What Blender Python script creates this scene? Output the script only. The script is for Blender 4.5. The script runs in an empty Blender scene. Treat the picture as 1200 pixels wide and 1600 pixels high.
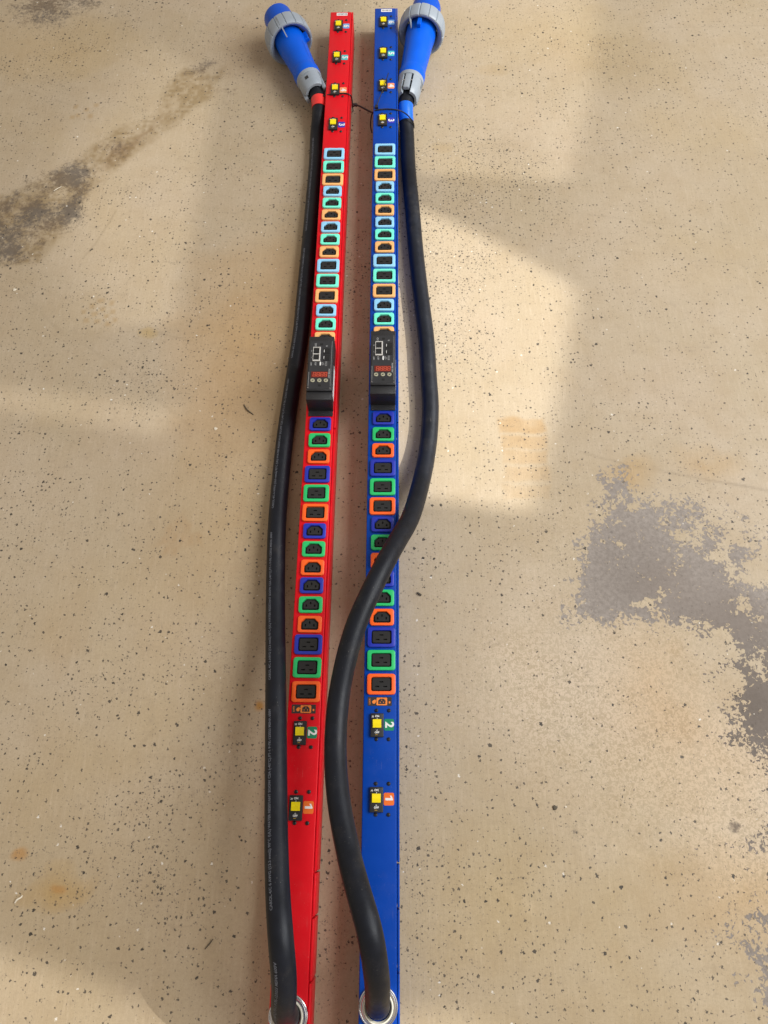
import bpy, bmesh, math, random
import numpy as np
from mathutils import Vector, Matrix
from mathutils.geometry import delaunay_2d_cdt

random.seed(7)
scene = bpy.context.scene
COL = scene.collection

# ------------------------------------------------------------------ camera
cam_data = bpy.data.cameras.new('camera')
cam = bpy.data.objects.new('camera', cam_data)
COL.objects.link(cam)
cam_data.sensor_fit = 'VERTICAL'
cam_data.angle = 2 * math.atan(800 / 1165)
cam_data.clip_start = 0.02
cam_data.clip_end = 100
RIGHT, UP, BACK = (0.999859, 0.005786, -0.015757), (0.000937, 0.917999, 0.396581), (0.016760, -0.396540, 0.917864)
cam.matrix_world = Matrix(((RIGHT[0], UP[0], BACK[0], 0), (RIGHT[1], UP[1], BACK[1], 0),
                           (RIGHT[2], UP[2], BACK[2], 1.12132), (0, 0, 0, 1)))
scene.camera = cam

# ------------------------------------------------------------------ light
world = bpy.data.worlds.new('World')
scene.world = world
world.use_nodes = True
bg = world.node_tree.nodes['Background']
bg.inputs[0].default_value = (1.0, 0.88, 0.76, 1)
bg.inputs[1].default_value = 0.49


def area_light(name, loc, target, sx, sy, power, color, spread=None, roll=0.0):
    d = bpy.data.lights.new(name, 'AREA')
    d.shape = 'RECTANGLE'
    d.size, d.size_y = sx, sy
    d.energy = power
    d.color = color
    if spread:
        d.spread = math.radians(spread)
    o = bpy.data.objects.new(name, d)
    COL.objects.link(o)
    o.location = loc
    q = (Vector(target) - Vector(loc)).to_track_quat('-Z', 'Y')
    o.rotation_mode = 'QUATERNION'
    o.rotation_quaternion = q @ Matrix.Rotation(roll, 3, 'Z').to_quaternion()
    return o


def glints(name, loc, power, color, patches):
    """daylight that panes outside throw onto the floor: one far lamp whose beam is shaped into soft edged
    patches. Each patch is (gain, floor outline anticlockwise, softness of each side in metres)."""
    ld = bpy.data.lights.new(name, 'SPOT')
    ld.energy = power
    ld.color = color
    ld.shadow_soft_size = 0.02
    ld.spot_size = math.radians(40)
    ld.spot_blend = 0.1
    ld.use_nodes = True
    t = ld.node_tree
    em = t.nodes['Emission']

    def mth(op, a, b=None, c=None):
        x = t.nodes.new('ShaderNodeMath')
        x.operation = op
        for k, v in enumerate((a, b, c)):
            if isinstance(v, bpy.types.NodeSocket):
                t.links.new(v, x.inputs[k])
            elif v is not None:
                x.inputs[k].default_value = v
        return x.outputs[0]
    geo = t.nodes.new('ShaderNodeNewGeometry')
    sep = t.nodes.new('ShaderNodeSeparateXYZ')
    t.links.new(geo.outputs['Incoming'], sep.inputs[0])
    k = mth('DIVIDE', -loc[2], sep.outputs[2])
    px = mth('MULTIPLY_ADD', sep.outputs[0], k, loc[0])
    py = mth('MULTIPLY_ADD', sep.outputs[1], k, loc[1])
    total = None
    for gain, poly, soft in patches:
        cx, cy = sum(p[0] for p in poly) / len(poly), sum(p[1] for p in poly) / len(poly)
        acc = gain
        for q in range(len(poly)):
            (ax, ay), (bx, by) = poly[q], poly[(q + 1) % len(poly)]
            nx, ny = -(by - ay), bx - ax
            ln = math.hypot(nx, ny)
            nx, ny = nx / ln, ny / ln
            if (cx - ax) * nx + (cy - ay) * ny < 0:
                nx, ny = -nx, -ny
            w = soft[q]
            d = mth('MULTIPLY_ADD', px, nx, mth('MULTIPLY_ADD', py, ny, -(ax * nx + ay * ny)))
            m = t.nodes.new('ShaderNodeMapRange')
            m.interpolation_type = 'SMOOTHSTEP'
            t.links.new(d, m.inputs[0])
            m.inputs[1].default_value, m.inputs[2].default_value = -w / 2, w / 2
            m.inputs[3].default_value, m.inputs[4].default_value = 0, 1
            acc = mth('MULTIPLY', m.outputs[0], acc)
        total = acc if total is None else mth('ADD', total, acc)
    t.links.new(total, em.inputs['Strength'])
    o = bpy.data.objects.new(name, ld)
    COL.objects.link(o)
    o.location = loc
    o.rotation_mode = 'QUATERNION'
    o.rotation_quaternion = (Vector((0, 0.7, 0)) - Vector(loc)).to_track_quat('-Z', 'Y')
    return o


# daylight through the open door on the right of the floor
area_light('door_light', (2.8, 0.8, 2.75), (0.0, 0.75, 0), 3.2, 2.5, 198, (0.95, 0.98, 1.0))
# patches of light that panes outside throw on the floor
glints('window_glints', (5.2, 1.4, 5.0), 3200, (1.0, 0.985, 0.94), (
    (0.34, [(-0.077, 1.246), (0.027, 1.237), (0.342, 1.202), (0.401, 1.360), (0.445, 1.557), (0.476, 1.916), (-0.090, 1.928)], (0.02, 0.012, 0.06, 0.09, 0.10, 0.2, 0.15)),
    (0.82, [(-0.021, 0.518), (0.220, 0.485), (0.274, 0.652), (0.333, 0.941), (0.187, 1.059), (-0.025, 1.182)], (0.010, 0.05, 0.07, 0.04, 0.012, 0.04)),
    (0.30, [(-0.754, 0.734), (-0.573, 0.716), (-0.372, 0.680), (-0.402, 0.627), (-0.744, 0.687)], (0.02, 0.014, 0.008, 0.012, 0.1)),
    (0.34, [(-0.534, 1.637), (-0.385, 1.488), (-0.393, 1.315), (-0.394, 1.040), (-0.393, 0.864), (-0.555, 0.856), (-0.714, 1.193)], (0.05, 0.03, 0.012, 0.012, 0.03, 0.2, 0.25)),
    (0.55, [(-0.591, -0.139), (-0.498, -0.144), (-0.403, -0.175), (-0.201, -0.223), (-0.110, -0.287), (-0.555, -0.292)], (0.012, 0.010, 0.008, 0.02, 0.05, 0.05)),
    (0.5, [(-0.115, -0.195), (0.081, -0.211), (0.167, -0.245), (0.164, -0.285), (-0.110, -0.287)], (0.012, 0.03, 0.05, 0.05, 0.02))))

scene.view_settings.view_transform = 'Standard'
scene.view_settings.look = 'None'
scene.view_settings.exposure = 0.0
scene.view_settings.gamma = 1.0


# ------------------------------------------------------------------ materials
def srgb(r, g, b):
    f = lambda c: (c / 255 / 12.92) if c <= 10 else ((c / 255 + 0.055) / 1.055) ** 2.4
    return (f(r), f(g), f(b))


class NT:
    def __init__(self, name):
        self.m = bpy.data.materials.new(name)
        self.m.use_nodes = True
        self.t = self.m.node_tree
        self.p = self.t.nodes['Principled BSDF']

    def n(self, kind, **kw):
        x = self.t.nodes.new(kind)
        for k, v in kw.items():
            setattr(x, k, v)
        return x

    def put(self, sock, v):
        if isinstance(v, bpy.types.NodeSocket):
            self.t.links.new(v, sock)
        elif v is not None:
            sock.default_value = v

    def math(self, op, a, b=None, c=None, clamp=False):
        x = self.n('ShaderNodeMath', operation=op, use_clamp=clamp)
        self.put(x.inputs[0], a)
        self.put(x.inputs[1], b)
        self.put(x.inputs[2], c)
        return x.outputs[0]

    def mix(self, f, a, b, blend='MIX'):
        x = self.n('ShaderNodeMix', data_type='RGBA', blend_type=blend)
        self.put(x.inputs[0], f)
        self.put(x.inputs[6], a if not isinstance(a, tuple) else (*a[:3], 1))
        self.put(x.inputs[7], b if not isinstance(b, tuple) else (*b[:3], 1))
        return x.outputs[2]

    def noise(self, vec, scale, detail=3, rough=0.55, dist=0.0):
        x = self.n('ShaderNodeTexNoise')
        self.put(x.inputs['Vector'], vec)
        x.inputs['Scale'].default_value = scale
        x.inputs['Detail'].default_value = detail
        x.inputs['Roughness'].default_value = rough
        x.inputs['Distortion'].default_value = dist
        return x

    def ramp(self, v, lo, hi, a=0.0, b=1.0):
        x = self.n('ShaderNodeMapRange', interpolation_type='SMOOTHSTEP')
        self.put(x.inputs[0], v)
        for i, k in enumerate((lo, hi, a, b)):
            self.put(x.inputs[i + 1], k)
        return x.outputs[0]


def plain(name, col, rough=0.45, metal=0.0, var=0.06, bump=0.0, bscale=900.0, spec=0.5, vscale=40.0, dust=0.0):
    """coloured surface with slight mottling and a fine grain"""
    t = NT(name)
    tc = t.n('ShaderNodeTexCoord')
    nz = t.noise(tc.outputs['Object'], vscale, 4)
    dark = tuple(c * (1 - 2 * var) for c in col)
    lite = tuple(min(1, c * (1 + 2 * var)) for c in col)
    base = t.mix(nz.outputs[0], dark, lite)
    if dust:      # dust in patches, a few rubbed marks and specks of lint
        d1 = t.noise(tc.outputs['Object'], 26, 6, 0.7).outputs[0]
        d2 = t.noise(tc.outputs['Object'], 520, 2, 0.5).outputs[0]
        mp = t.n('ShaderNodeMapping')
        mp.inputs['Scale'].default_value = (1, 0.08, 1)
        mp.inputs['Rotation'].default_value = (0, 0, 0.35)
        t.put(mp.inputs['Vector'], tc.outputs['Object'])
        d3 = t.noise(mp.outputs[0], 330, 3, 0.6).outputs[0]
        base = t.mix(t.ramp(d1, 0.5, 0.78, 0, 0.10 * dust), base, (0.33, 0.29, 0.24))
        base = t.mix(t.math('MULTIPLY', t.ramp(d2, 0.70, 0.76, 0, 0.5 * dust), t.ramp(d1, 0.4, 0.6)), base, (0.50, 0.47, 0.42))
        base = t.mix(t.math('MULTIPLY', t.ramp(d3, 0.68, 0.76, 0, 0.35 * dust), t.ramp(d1, 0.5, 0.62)), base, (0.45, 0.43, 0.40))
    t.put(t.p.inputs['Base Color'], base)
    t.put(t.p.inputs['Roughness'], t.ramp(nz.outputs[0], 0.3, 0.7, rough * 0.88, min(1, rough * 1.12)))
    t.p.inputs['Metallic'].default_value = metal
    t.p.inputs['Specular IOR Level'].default_value = spec
    if bump:
        b = t.n('ShaderNodeBump')
        b.inputs['Strength'].default_value = bump
        b.inputs['Distance'].default_value = 0.0006
        t.put(b.inputs['Height'], t.noise(tc.outputs['Object'], bscale, 2).outputs[0])
        t.put(t.p.inputs['Normal'], b.outputs[0])
    return t.m


M = {
    'red': plain('red_powder_coat', srgb(214, 12, 28), 0.42, bump=0.16, bscale=1200, spec=0.2, dust=0.35),
    'blue': plain('blue_powder_coat', srgb(0, 62, 158), 0.42, bump=0.16, bscale=1200, spec=0.16, dust=0.3),
    'rubber': plain('black_rubber', (0.0052, 0.0068, 0.0120), 0.46, var=0.25, bump=0.25, bscale=700, vscale=60, spec=0.28, dust=0.45),
    'black': plain('black_plastic', (0.012, 0.012, 0.014), 0.42, var=0.1),
    'socket': plain('charcoal_socket', (0.020, 0.0195, 0.0195), 0.5, spec=0.3, var=0.08),
    'hole': plain('socket_recess', (0.004, 0.004, 0.004), 0.7),
    'crinkle': plain('black_crinkle_coat', (0.016, 0.016, 0.018), 0.42, bump=0.9, bscale=900),
    'panel': plain('charcoal_panel', (0.022, 0.023, 0.026), 0.45, var=0.06),
    'yellow': plain('yellow_rocker', srgb(250, 222, 0), 0.4),
    'white': plain('white_print', srgb(232, 232, 230), 0.5, var=0.02),
    'greyprint': plain('grey_print', srgb(150, 150, 150), 0.5, var=0.05),
    'cordprint': plain('worn_grey_print', srgb(100, 104, 114), 0.6, var=0.3, vscale=400),
    'amber': plain('amber_print', srgb(196, 150, 40), 0.5),
    'steel': plain('zinc_plated_steel', srgb(205, 205, 208), 0.24, metal=1.0, var=0.05),
    'cream': plain('cream_bushing', srgb(226, 222, 206), 0.4, var=0.03),
    'plugblue': plain('bright_blue_plastic', srgb(0, 86, 206), 0.38, bump=0.06, spec=0.2),
    'hoodblue': plain('blue_hood_plastic', srgb(0, 76, 186), 0.4, bump=0.06, spec=0.22),
    'plastgrey': plain('grey_plastic', srgb(143, 152, 162), 0.42, bump=0.08),
    'redtape': plain('red_tape', srgb(225, 50, 48), 0.3),
    'bluetape': plain('blue_tape', srgb(10, 100, 215), 0.3),
    'portwhite': plain('pale_port_shell', srgb(196, 193, 188), 0.45, var=0.03),
    'led': plain('dark_red_display', srgb(100, 24, 14), 0.3),
    'digit': plain('unlit_red_digit', srgb(204, 84, 60), 0.35),
    'button': plain('beige_button', srgb(168, 164, 140), 0.45),
    'legend': plain('dark_legend_sticker', srgb(46, 38, 38), 0.45),
    'legendorange': plain('orange_legend_print', srgb(236, 132, 48), 0.5),
    'straw': plain('pale_straw', srgb(215, 205, 185), 0.6),
    'twig': plain('dark_twig', srgb(84, 76, 62), 0.8),
    'paper': plain('white_sticker', srgb(228, 226, 226), 0.45, var=0.02),
}
FRAME = {
    'light blue': plain('light_blue_plastic', srgb(150, 212, 255), 0.4, bump=0.05),
    'mint green': plain('mint_green_plastic', srgb(120, 255, 216), 0.4, bump=0.05),
    'light orange': plain('light_orange_plastic', srgb(255, 186, 116), 0.4, bump=0.05),
    'navy blue': plain('navy_blue_plastic', srgb(28, 46, 166), 0.4, bump=0.05),
    'green': plain('green_plastic', srgb(36, 186, 104), 0.4, bump=0.05),
    'orange': plain('orange_plastic', srgb(252, 98, 28), 0.4, bump=0.05),
}
STICK = {1: plain('orange_sticker', srgb(232, 108, 32), 0.4), 2: plain('green_sticker', srgb(6, 128, 88), 0.4),
         3: plain('violet_sticker', srgb(50, 44, 168), 0.4), 4: plain('peach_sticker', srgb(244, 150, 96), 0.4),
         5: plain('teal_sticker', srgb(70, 186, 190), 0.4), 6: plain('sky_sticker', srgb(106, 158, 214), 0.4)}


# ------------------------------------------------------------------ helpers
class MB:
    """collects faces, links them as one mesh object"""
    def __init__(self):
        self.v, self.f = [], []

    def add(self, v, f):
        b = len(self.v)
        self.v += [tuple(p) for p in v]
        self.f += [tuple(i + b for i in q) for q in f]
        return self

    def box(self, x0, x1, y0, y1, z0, z1, bev=0.0, seg=2):
        bm = bmesh.new()
        bmesh.ops.create_cube(bm, size=1)
        for v in bm.verts:
            v.co = Vector(((x0 + x1) / 2 + v.co.x * (x1 - x0), (y0 + y1) / 2 + v.co.y * (y1 - y0),
                           (z0 + z1) / 2 + v.co.z * (z1 - z0)))
        if bev:
            bmesh.ops.bevel(bm, geom=list(bm.edges), offset=bev, segments=seg, affect='EDGES', profile=0.5)
        bm.verts.index_update()
        self.add([v.co for v in bm.verts], [[v.index for v in f.verts] for f in bm.faces])
        bm.free()
        return self

    def rings(self, rings, cap0=True, cap1=True):
        n = len(rings[0])
        v = [p for r in rings for p in r]
        f = []
        for k in range(len(rings) - 1):
            for i in range(n):
                j = (i + 1) % n
                f.append((k * n + i, k * n + j, (k + 1) * n + j, (k + 1) * n + i))
        if cap0:
            f.append(tuple(range(n - 1, -1, -1)))
        if cap1:
            f.append(tuple((len(rings) - 1) * n + i for i in range(n)))
        return self.add(v, f)

    def lathe(self, prof, seg=40, axis='z', cap0=False, cap1=False, mod=None):
        rr = []
        for (r, t) in prof:
            ring = []
            for i in range(seg):
                a = 2 * math.pi * i / seg
                q = mod(a, r, t) if mod else r
                c, s = q * math.cos(a), q * math.sin(a)
                ring.append((c, s, t) if axis == 'z' else (s, t, c))
            rr.append(ring)
        return self.rings(rr, cap0, cap1)

    def mesh(self, name, smooth=True, angle=35):
        me = bpy.data.meshes.new(name)
        me.from_pydata(self.v, [], self.f)
        bm = bmesh.new()
        bm.from_mesh(me)
        bmesh.ops.recalc_face_normals(bm, faces=bm.faces)
        if smooth:
            for f in bm.faces:
                f.smooth = True
            for e in bm.edges:
                if len(e.link_faces) == 2 and e.calc_face_angle(0) > math.radians(angle):
                    e.smooth = False
        bm.to_mesh(me)
        bm.free()
        return me


CACHE = {}


def obj(name, me, mat, parent=None, loc=(0, 0, 0), rotz=0.0, label=None):
    """links a mesh (an MB, or a shared mesh) as one object"""
    if isinstance(me, MB):
        me = me.mesh(name)
    if not me.materials:
        me.materials.append(mat)
    o = bpy.data.objects.new(name, me)
    if me.materials[0] is not mat:
        o.material_slots[0].link = 'OBJECT'
        o.material_slots[0].material = mat
    COL.objects.link(o)
    o.parent = parent
    o.location = loc
    o.rotation_euler = (0, 0, rotz)
    if label:
        o['label'] = label
    return o


def shared(key, build):
    if key not in CACHE:
        b = build()
        CACHE[key] = b.mesh(key) if isinstance(b, MB) else b
    return CACHE[key]


def thing(name, label, cat, loc=(0, 0, 0), rotz=0.0, group=None):
    o = bpy.data.objects.new(name, None)
    o.empty_display_size = 0.02
    COL.objects.link(o)
    o.location = loc
    o.rotation_euler = (0, 0, rotz)
    return tag(o, label, cat, group)


def tag(o, label, cat, group=None):
    o['label'] = label
    o['category'] = cat
    if group:
        o['group'] = group
    return o


def text_raw(s, size, bold=0.0, align='CENTER', res=3):
    cu = bpy.data.curves.new('lettering', 'FONT')
    cu.body = s
    cu.size = size
    cu.align_x = align
    cu.align_y = 'CENTER'
    cu.offset = bold * size
    cu.resolution_u = res
    o = bpy.data.objects.new('lettering', cu)
    COL.objects.link(o)
    dg = bpy.context.evaluated_depsgraph_get()
    me = bpy.data.meshes.new_from_object(o.evaluated_get(dg))
    bpy.data.objects.remove(o)
    bpy.data.curves.remove(cu)
    v = [tuple(p.co) for p in me.vertices]
    f = [tuple(p.vertices) for p in me.polygons]
    bpy.data.meshes.remove(me)
    return v, f


def put_text(mb, s, size, x, y, z, rot=0.0, bold=0.02, sx=1.0, align='CENTER'):
    v, f = text_raw(s, size, bold, align)
    c, q = math.cos(rot), math.sin(rot)
    return mb.add([(x + c * a * sx - q * b, y + q * a * sx + c * b, z) for a, b, _ in v], f)


def rrect(w, h, radii, n=6, chamfer=()):
    """outline of a rounded rectangle, n points per corner, from the right bottom corner anticlockwise"""
    pts = []
    for k, (sx, sy) in enumerate(((1, -1), (1, 1), (-1, 1), (-1, -1))):
        r = radii[k]
        cx, cy = sx * (w / 2 - r), sy * (h / 2 - r)
        a0 = (-math.pi / 2, 0, math.pi / 2, math.pi)[k]
        for i in range(n):
            t = i / (n - 1)
            if k in chamfer:
                p0 = (cx + r * math.cos(a0), cy + r * math.sin(a0))
                p1 = (cx + r * math.cos(a0 + math.pi / 2), cy + r * math.sin(a0 + math.pi / 2))
                pts.append((p0[0] + (p1[0] - p0[0]) * t, p0[1] + (p1[1] - p0[1]) * t))
            else:
                a = a0 + t * math.pi / 2
                pts.append((cx + r * math.cos(a), cy + r * math.sin(a)))
    return pts


def at(pts, z, dx=0, dy=0):
    return [(x + dx, y + dy, z) for x, y in pts]


def slab(pts, z0, z1, bev=0.0, dx=0, dy=0):
    """prism on an outline with a small bevel at the top"""
    mb = MB()
    r = [at(pts, z0, dx, dy)]
    if bev:
        xs, ys = [p[0] for p in pts], [p[1] for p in pts]
        w, h = max(xs) - min(xs), max(ys) - min(ys)
        cx, cy = (max(xs) + min(xs)) / 2, (max(ys) + min(ys)) / 2
        r.append(at(pts, z1 - bev, dx, dy))
        for k in (0.35, 1.0):
            q = [(cx + (x - cx) * (1 - 2 * bev * k / w), cy + (y - cy) * (1 - 2 * bev * k / h)) for x, y in pts]
            r.append(at(q, z1 - bev * (1 - k) * 0.4, dx, dy))
    else:
        r.append(at(pts, z1, dx, dy))
    return mb.rings(r)


def plate_with_holes(outline, holes, z, depth):
    """flat face with real slots sunk into it"""
    pts, edges, nh = [], [], []
    for loop in [outline] + holes:
        b = len(pts)
        pts += [Vector(p) for p in loop]
        edges += [(b + i, b + (i + 1) % len(loop)) for i in range(len(loop))]
    v, e, f, _, _, _ = delaunay_2d_cdt(pts, edges, [], 1, 1e-7)
    mb = MB()

    def inside(p, loop):
        c = False
        for i in range(len(loop)):
            (x0, y0), (x1, y1) = loop[i - 1], loop[i]
            if (y0 > p[1]) != (y1 > p[1]) and p[0] < (x1 - x0) * (p[1] - y0) / (y1 - y0) + x0:
                c = not c
        return c
    keep = []
    for t in f:
        g = (sum(v[i][0] for i in t) / 3, sum(v[i][1] for i in t) / 3)
        if not any(inside(g, h) for h in holes):
            keep.append(tuple(t))
    mb.add([(p[0], p[1], z) for p in v], keep)
    for h in holes:
        mb.rings([at(h, z), at(h, z - depth)], cap0=False, cap1=True)
    mb.rings([at(outline, z), at(outline, 0.0)], cap0=False, cap1=False)
    return mb


def tube(path, radii, seg=24, up=(0, 0, 1)):
    """round tube; returns MB and its frames"""
    P = [Vector(p) for p in path]
    T = [(P[min(i + 1, len(P) - 1)] - P[max(i - 1, 0)]).normalized() for i in range(len(P))]
    u = Vector(up)
    u = (u - T[0] * u.dot(T[0])).normalized()
    fr, rings = [], []
    for i, p in enumerate(P):
        if i:
            u = T[i - 1].rotation_difference(T[i]) @ u
            u = (u - T[i] * u.dot(T[i])).normalized()
        s = T[i].cross(u)
        fr.append((p, T[i], u, s))
        r = radii[i] if isinstance(radii, (list, tuple)) else radii
        rings.append([p + r * (math.cos(a) * u + math.sin(a) * s)
                      for a in (2 * math.pi * k / seg for k in range(seg))])
    return MB().rings(rings), fr


def spline(pts, step):
    """Catmull-Rom through the points, resampled evenly"""
    P = [np.array(p, float) for p in pts]
    P = [2 * P[0] - P[1]] + P + [2 * P[-1] - P[-2]]
    out = []
    for i in range(1, len(P) - 2):
        a, b, c, d = P[i - 1:i + 3]
        ta, tb, tc = (max(1e-4, np.linalg.norm(q - p)) ** 0.5 for p, q in ((a, b), (b, c), (c, d)))
        m1 = ((b - a) / ta - (c - a) / (ta + tb) + (c - b) / tb) * tb
        m2 = ((c - b) / tb - (d - b) / (tb + tc) + (d - c) / tc) * tb
        for k in range(16):
            t = k / 16
            out.append((2 * t ** 3 - 3 * t * t + 1) * b + (t ** 3 - 2 * t * t + t) * m1
                       + (-2 * t ** 3 + 3 * t * t) * c + (t ** 3 - t * t) * m2)
    out.append(P[-2])
    A = np.array(out)
    L = np.concatenate([[0], np.cumsum(np.linalg.norm(np.diff(A, axis=0), axis=1))])
    s = np.linspace(0, L[-1], max(2, int(L[-1] / step)))
    R = np.stack([np.interp(s, L, A[:, k]) for k in range(3)], 1)
    for _ in range(4):
        R[1:-1] = 0.25 * R[:-2] + 0.5 * R[1:-1] + 0.25 * R[2:]
    return R


# ------------------------------------------------------------------ the floor
def floor():
    gx = np.concatenate([[-4, -2.5, -1.6], np.arange(-1.06, 1.0, 0.003), [1.6, 2.5, 4]])
    gy = np.concatenate([[-3, -1.6, -0.8], np.arange(-0.32, 1.92, 0.003), [2.6, 3.6, 5.5]])
    X, Y = np.meshgrid(gx, gy)
    nx, ny = len(gx), len(gy)
    rng = np.random.default_rng(3)

    def vnoise(scale, seed):
        r = np.random.default_rng(seed).random((80, 80))
        u, v = (X + 4) * scale % 79, (Y + 4) * scale % 79
        i, j = u.astype(int), v.astype(int)
        a, b = u - i, v - j
        a, b = a * a * (3 - 2 * a), b * b * (3 - 2 * b)
        return (r[j, i] * (1 - a) + r[j, i + 1] * a) * (1 - b) + (r[j + 1, i] * (1 - a) + r[j + 1, i + 1] * a) * b

    wob = lambda s, amp, k: (amp * (2 * vnoise(s, k) - 1) + amp * 0.5 * (2 * vnoise(s * 2.7, k + 1) - 1))
    WX, WY = X + wob(14, 0.018, 11), Y + wob(14, 0.018, 21)
    FX, FY = X + wob(30, 0.004, 31), Y + wob(30, 0.004, 41)

    def sd(poly, x, y):
        """signed distance to a polygon, positive inside"""
        d = np.full(x.shape, 1e9)
        ins = np.zeros(x.shape, bool)
        for k in range(len(poly)):
            ax, ay = poly[k - 1]
            bx, by = poly[k]
            ex, ey = bx - ax, by - ay
            t = np.clip(((x - ax) * ex + (y - ay) * ey) / (ex * ex + ey * ey), 0, 1)
            d = np.minimum(d, np.hypot(x - ax - t * ex, y - ay - t * ey))
            c = (ay > y) != (by > y)
            ins ^= c & (x < ex * (y - ay) / (ey if ey else 1e-9) + ax)
        return np.where(ins, d, -d)

    def soft(d, w):
        t = np.clip(d / w * 0.5 + 0.5, 0, 1)
        return t * t * (3 - 2 * t)

    def blob(c, r, x=X, y=Y, e=1.0, rot=0.0):
        dx, dy = x - c[0], y - c[1]
        ca, sa = math.cos(rot), math.sin(rot)
        u, v = (dx * ca + dy * sa) / r, (-dx * sa + dy * ca) / (r * e)
        return np.clip(1 - np.sqrt(u * u + v * v), 0, 1)

    def line(pts, w, x=X + 0.25 * (FX - X), y=Y + 0.25 * (FY - Y)):
        d = np.full(x.shape, 1e9)
        for (ax, ay), (bx, by) in zip(pts[:-1], pts[1:]):
            ex, ey = bx - ax, by - ay
            t = np.clip(((x - ax) * ex + (y - ay) * ey) / (ex * ex + ey * ey), 0, 1)
            d = np.minimum(d, np.hypot(x - ax - t * ex, y - ay - t * ey))
        return np.clip(1 - d / w, 0, 1)

    # bare concrete where the coating has peeled: distance inside the bare patch, in units of 2 cm
    peel = np.full(X.shape, -4.0)

    def peeled(poly, gain=1.0, off=0.0):
        np.maximum(peel, np.clip(sd(poly, WX, WY) / 0.02 * gain + off, -4, 1.6), out=peel)
    def scatter(poly, cap):
        d = np.clip(sd(poly, WX, WY) / 0.05, -1, 1) * 1.5 - 1.5 + cap
        np.maximum(peel, np.clip(d, -4, cap), out=peel)
    # the bare patch on the right, its upper tongue, and the band that runs on to the right
    peeled([(0.344, 0.499), (0.351, 0.540), (0.376, 0.562), (0.381, 0.536), (0.374, 0.499), (0.356, 0.495)], 1.3, 0.3)
    peeled([(0.342, 0.467), (0.353, 0.484), (0.363, 0.482), (0.355, 0.466), (0.344, 0.462)], 1.0, 0.6)
    peeled([(0.294, 0.318), (0.313, 0.396), (0.327, 0.441), (0.356, 0.446), (0.370, 0.472), (0.397, 0.484), (0.423, 0.477), (0.423, 0.448), (0.439, 0.420), (0.437, 0.385), (0.432, 0.351), (0.406, 0.327), (0.389, 0.325), (0.381, 0.302), (0.371, 0.312), (0.325, 0.312)], 1.6, 0.9)
    peeled([(0.434, 0.368), (0.453, 0.401), (0.475, 0.401), (0.494, 0.385), (0.511, 0.368), (0.530, 0.354), (0.577, 0.352), (0.674, 0.343), (0.638, 0.187), (0.566, 0.201), (0.555, 0.263), (0.523, 0.273), (0.478, 0.281), (0.452, 0.296), (0.421, 0.296), (0.416, 0.318), (0.429, 0.348)], 1.4, 0.7)
    peeled([(0.467, 0.283), (0.497, 0.288), (0.543, 0.273), (0.646, 0.263), (0.618, 0.142), (0.571, 0.133), (0.514, 0.120), (0.498, 0.124), (0.503, 0.160), (0.507, 0.192), (0.488, 0.244)], 1.2, 0.2)
    for c, r in (((0.540, 0.323), 0.045), ((0.489, 0.251), 0.04), ((0.539, 0.229), 0.04), ((0.502, 0.207), 0.03), ((0.386, 0.328), 0.02), ((0.343, 0.426), 0.025), ((0.373, 0.417), 0.01)):
        peel -= blob(c, r, WX, WY, 0.7) * 2.6
    peeled([(0.438, 0.486), (0.461, 0.475), (0.457, 0.461), (0.435, 0.464)], 1.0, 0.7)
    peeled([(0.483, 0.428), (0.495, 0.426), (0.489, 0.407), (0.480, 0.409)], 1.0, 0.4)
    peeled([(0.527, 0.404), (0.539, 0.400), (0.538, 0.385), (0.527, 0.389)], 1.0, 0.4)
    scatter([(0.331, 0.554), (0.403, 0.536), (0.610, 0.518), (0.674, 0.343), (0.492, 0.375), (0.432, 0.439), (0.397, 0.484)], -0.85)
    scatter([(0.456, 0.273), (0.658, 0.273), (0.573, -0.095), (0.457, -0.088), (0.448, 0.005), (0.475, 0.106)], -0.75)
    scatter([(0.287, 0.323), (0.432, 0.302), (0.482, 0.253), (0.472, 0.196), (0.364, 0.234), (0.292, 0.272)], -1.2)
    scatter([(0.380, 0.017), (0.447, 0.026), (0.433, -0.031), (0.377, -0.031)], -0.95)
    scatter([(0.215, 0.041), (0.304, 0.046), (0.306, -0.012), (0.219, -0.012)], -1.7)
    scatter([(0.406, -0.092), (0.431, -0.092), (0.427, -0.118), (0.406, -0.118)], -0.7)
    peeled([(0.471, -0.095), (0.486, -0.092), (0.571, -0.102), (0.544, -0.222), (0.478, -0.216), (0.466, -0.175), (0.461, -0.139), (0.443, -0.121), (0.444, -0.114), (0.465, -0.119)], 0.6, -0.55)
    scatter([(0.438, -0.147), (0.507, -0.132), (0.506, -0.249), (0.437, -0.243)], -1.0)

    # colour of stains and of broad smooth tints on the coating (multiplies the paint)
    tint = np.ones(X.shape + (3,))

    def stain(mask, col):  # tints the coating under a mask, for stains and broad tones alike
        for k in range(3):
            tint[..., k] *= 1 - mask * (1 - col[k])
    oil = [(-0.408, 1.533), (-0.379, 1.562), (-0.401, 1.468), (-0.474, 1.376), (-0.551, 1.289), (-0.612, 1.209), (-0.647, 1.124), (-0.691, 1.008), (-0.813, 0.996), (-0.850, 1.160), (-0.733, 1.225), (-0.666, 1.285), (-0.590, 1.374), (-0.513, 1.415), (-0.506, 1.500), (-0.464, 1.559)]
    stain(soft(sd(oil, FX, FY), 0.012) * np.clip(0.1 + 0.75 * vnoise(25, 5) + 0.9 * (vnoise(140, 6) - 0.4), 0, 1), (0.66, 0.60, 0.48))
    stain(soft(sd([(-0.594, 1.308), (-0.508, 1.372), (-0.568, 1.271), (-0.593, 1.259)], WX, WY), 0.02) * 0.7, (0.62, 0.52, 0.42))
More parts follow.
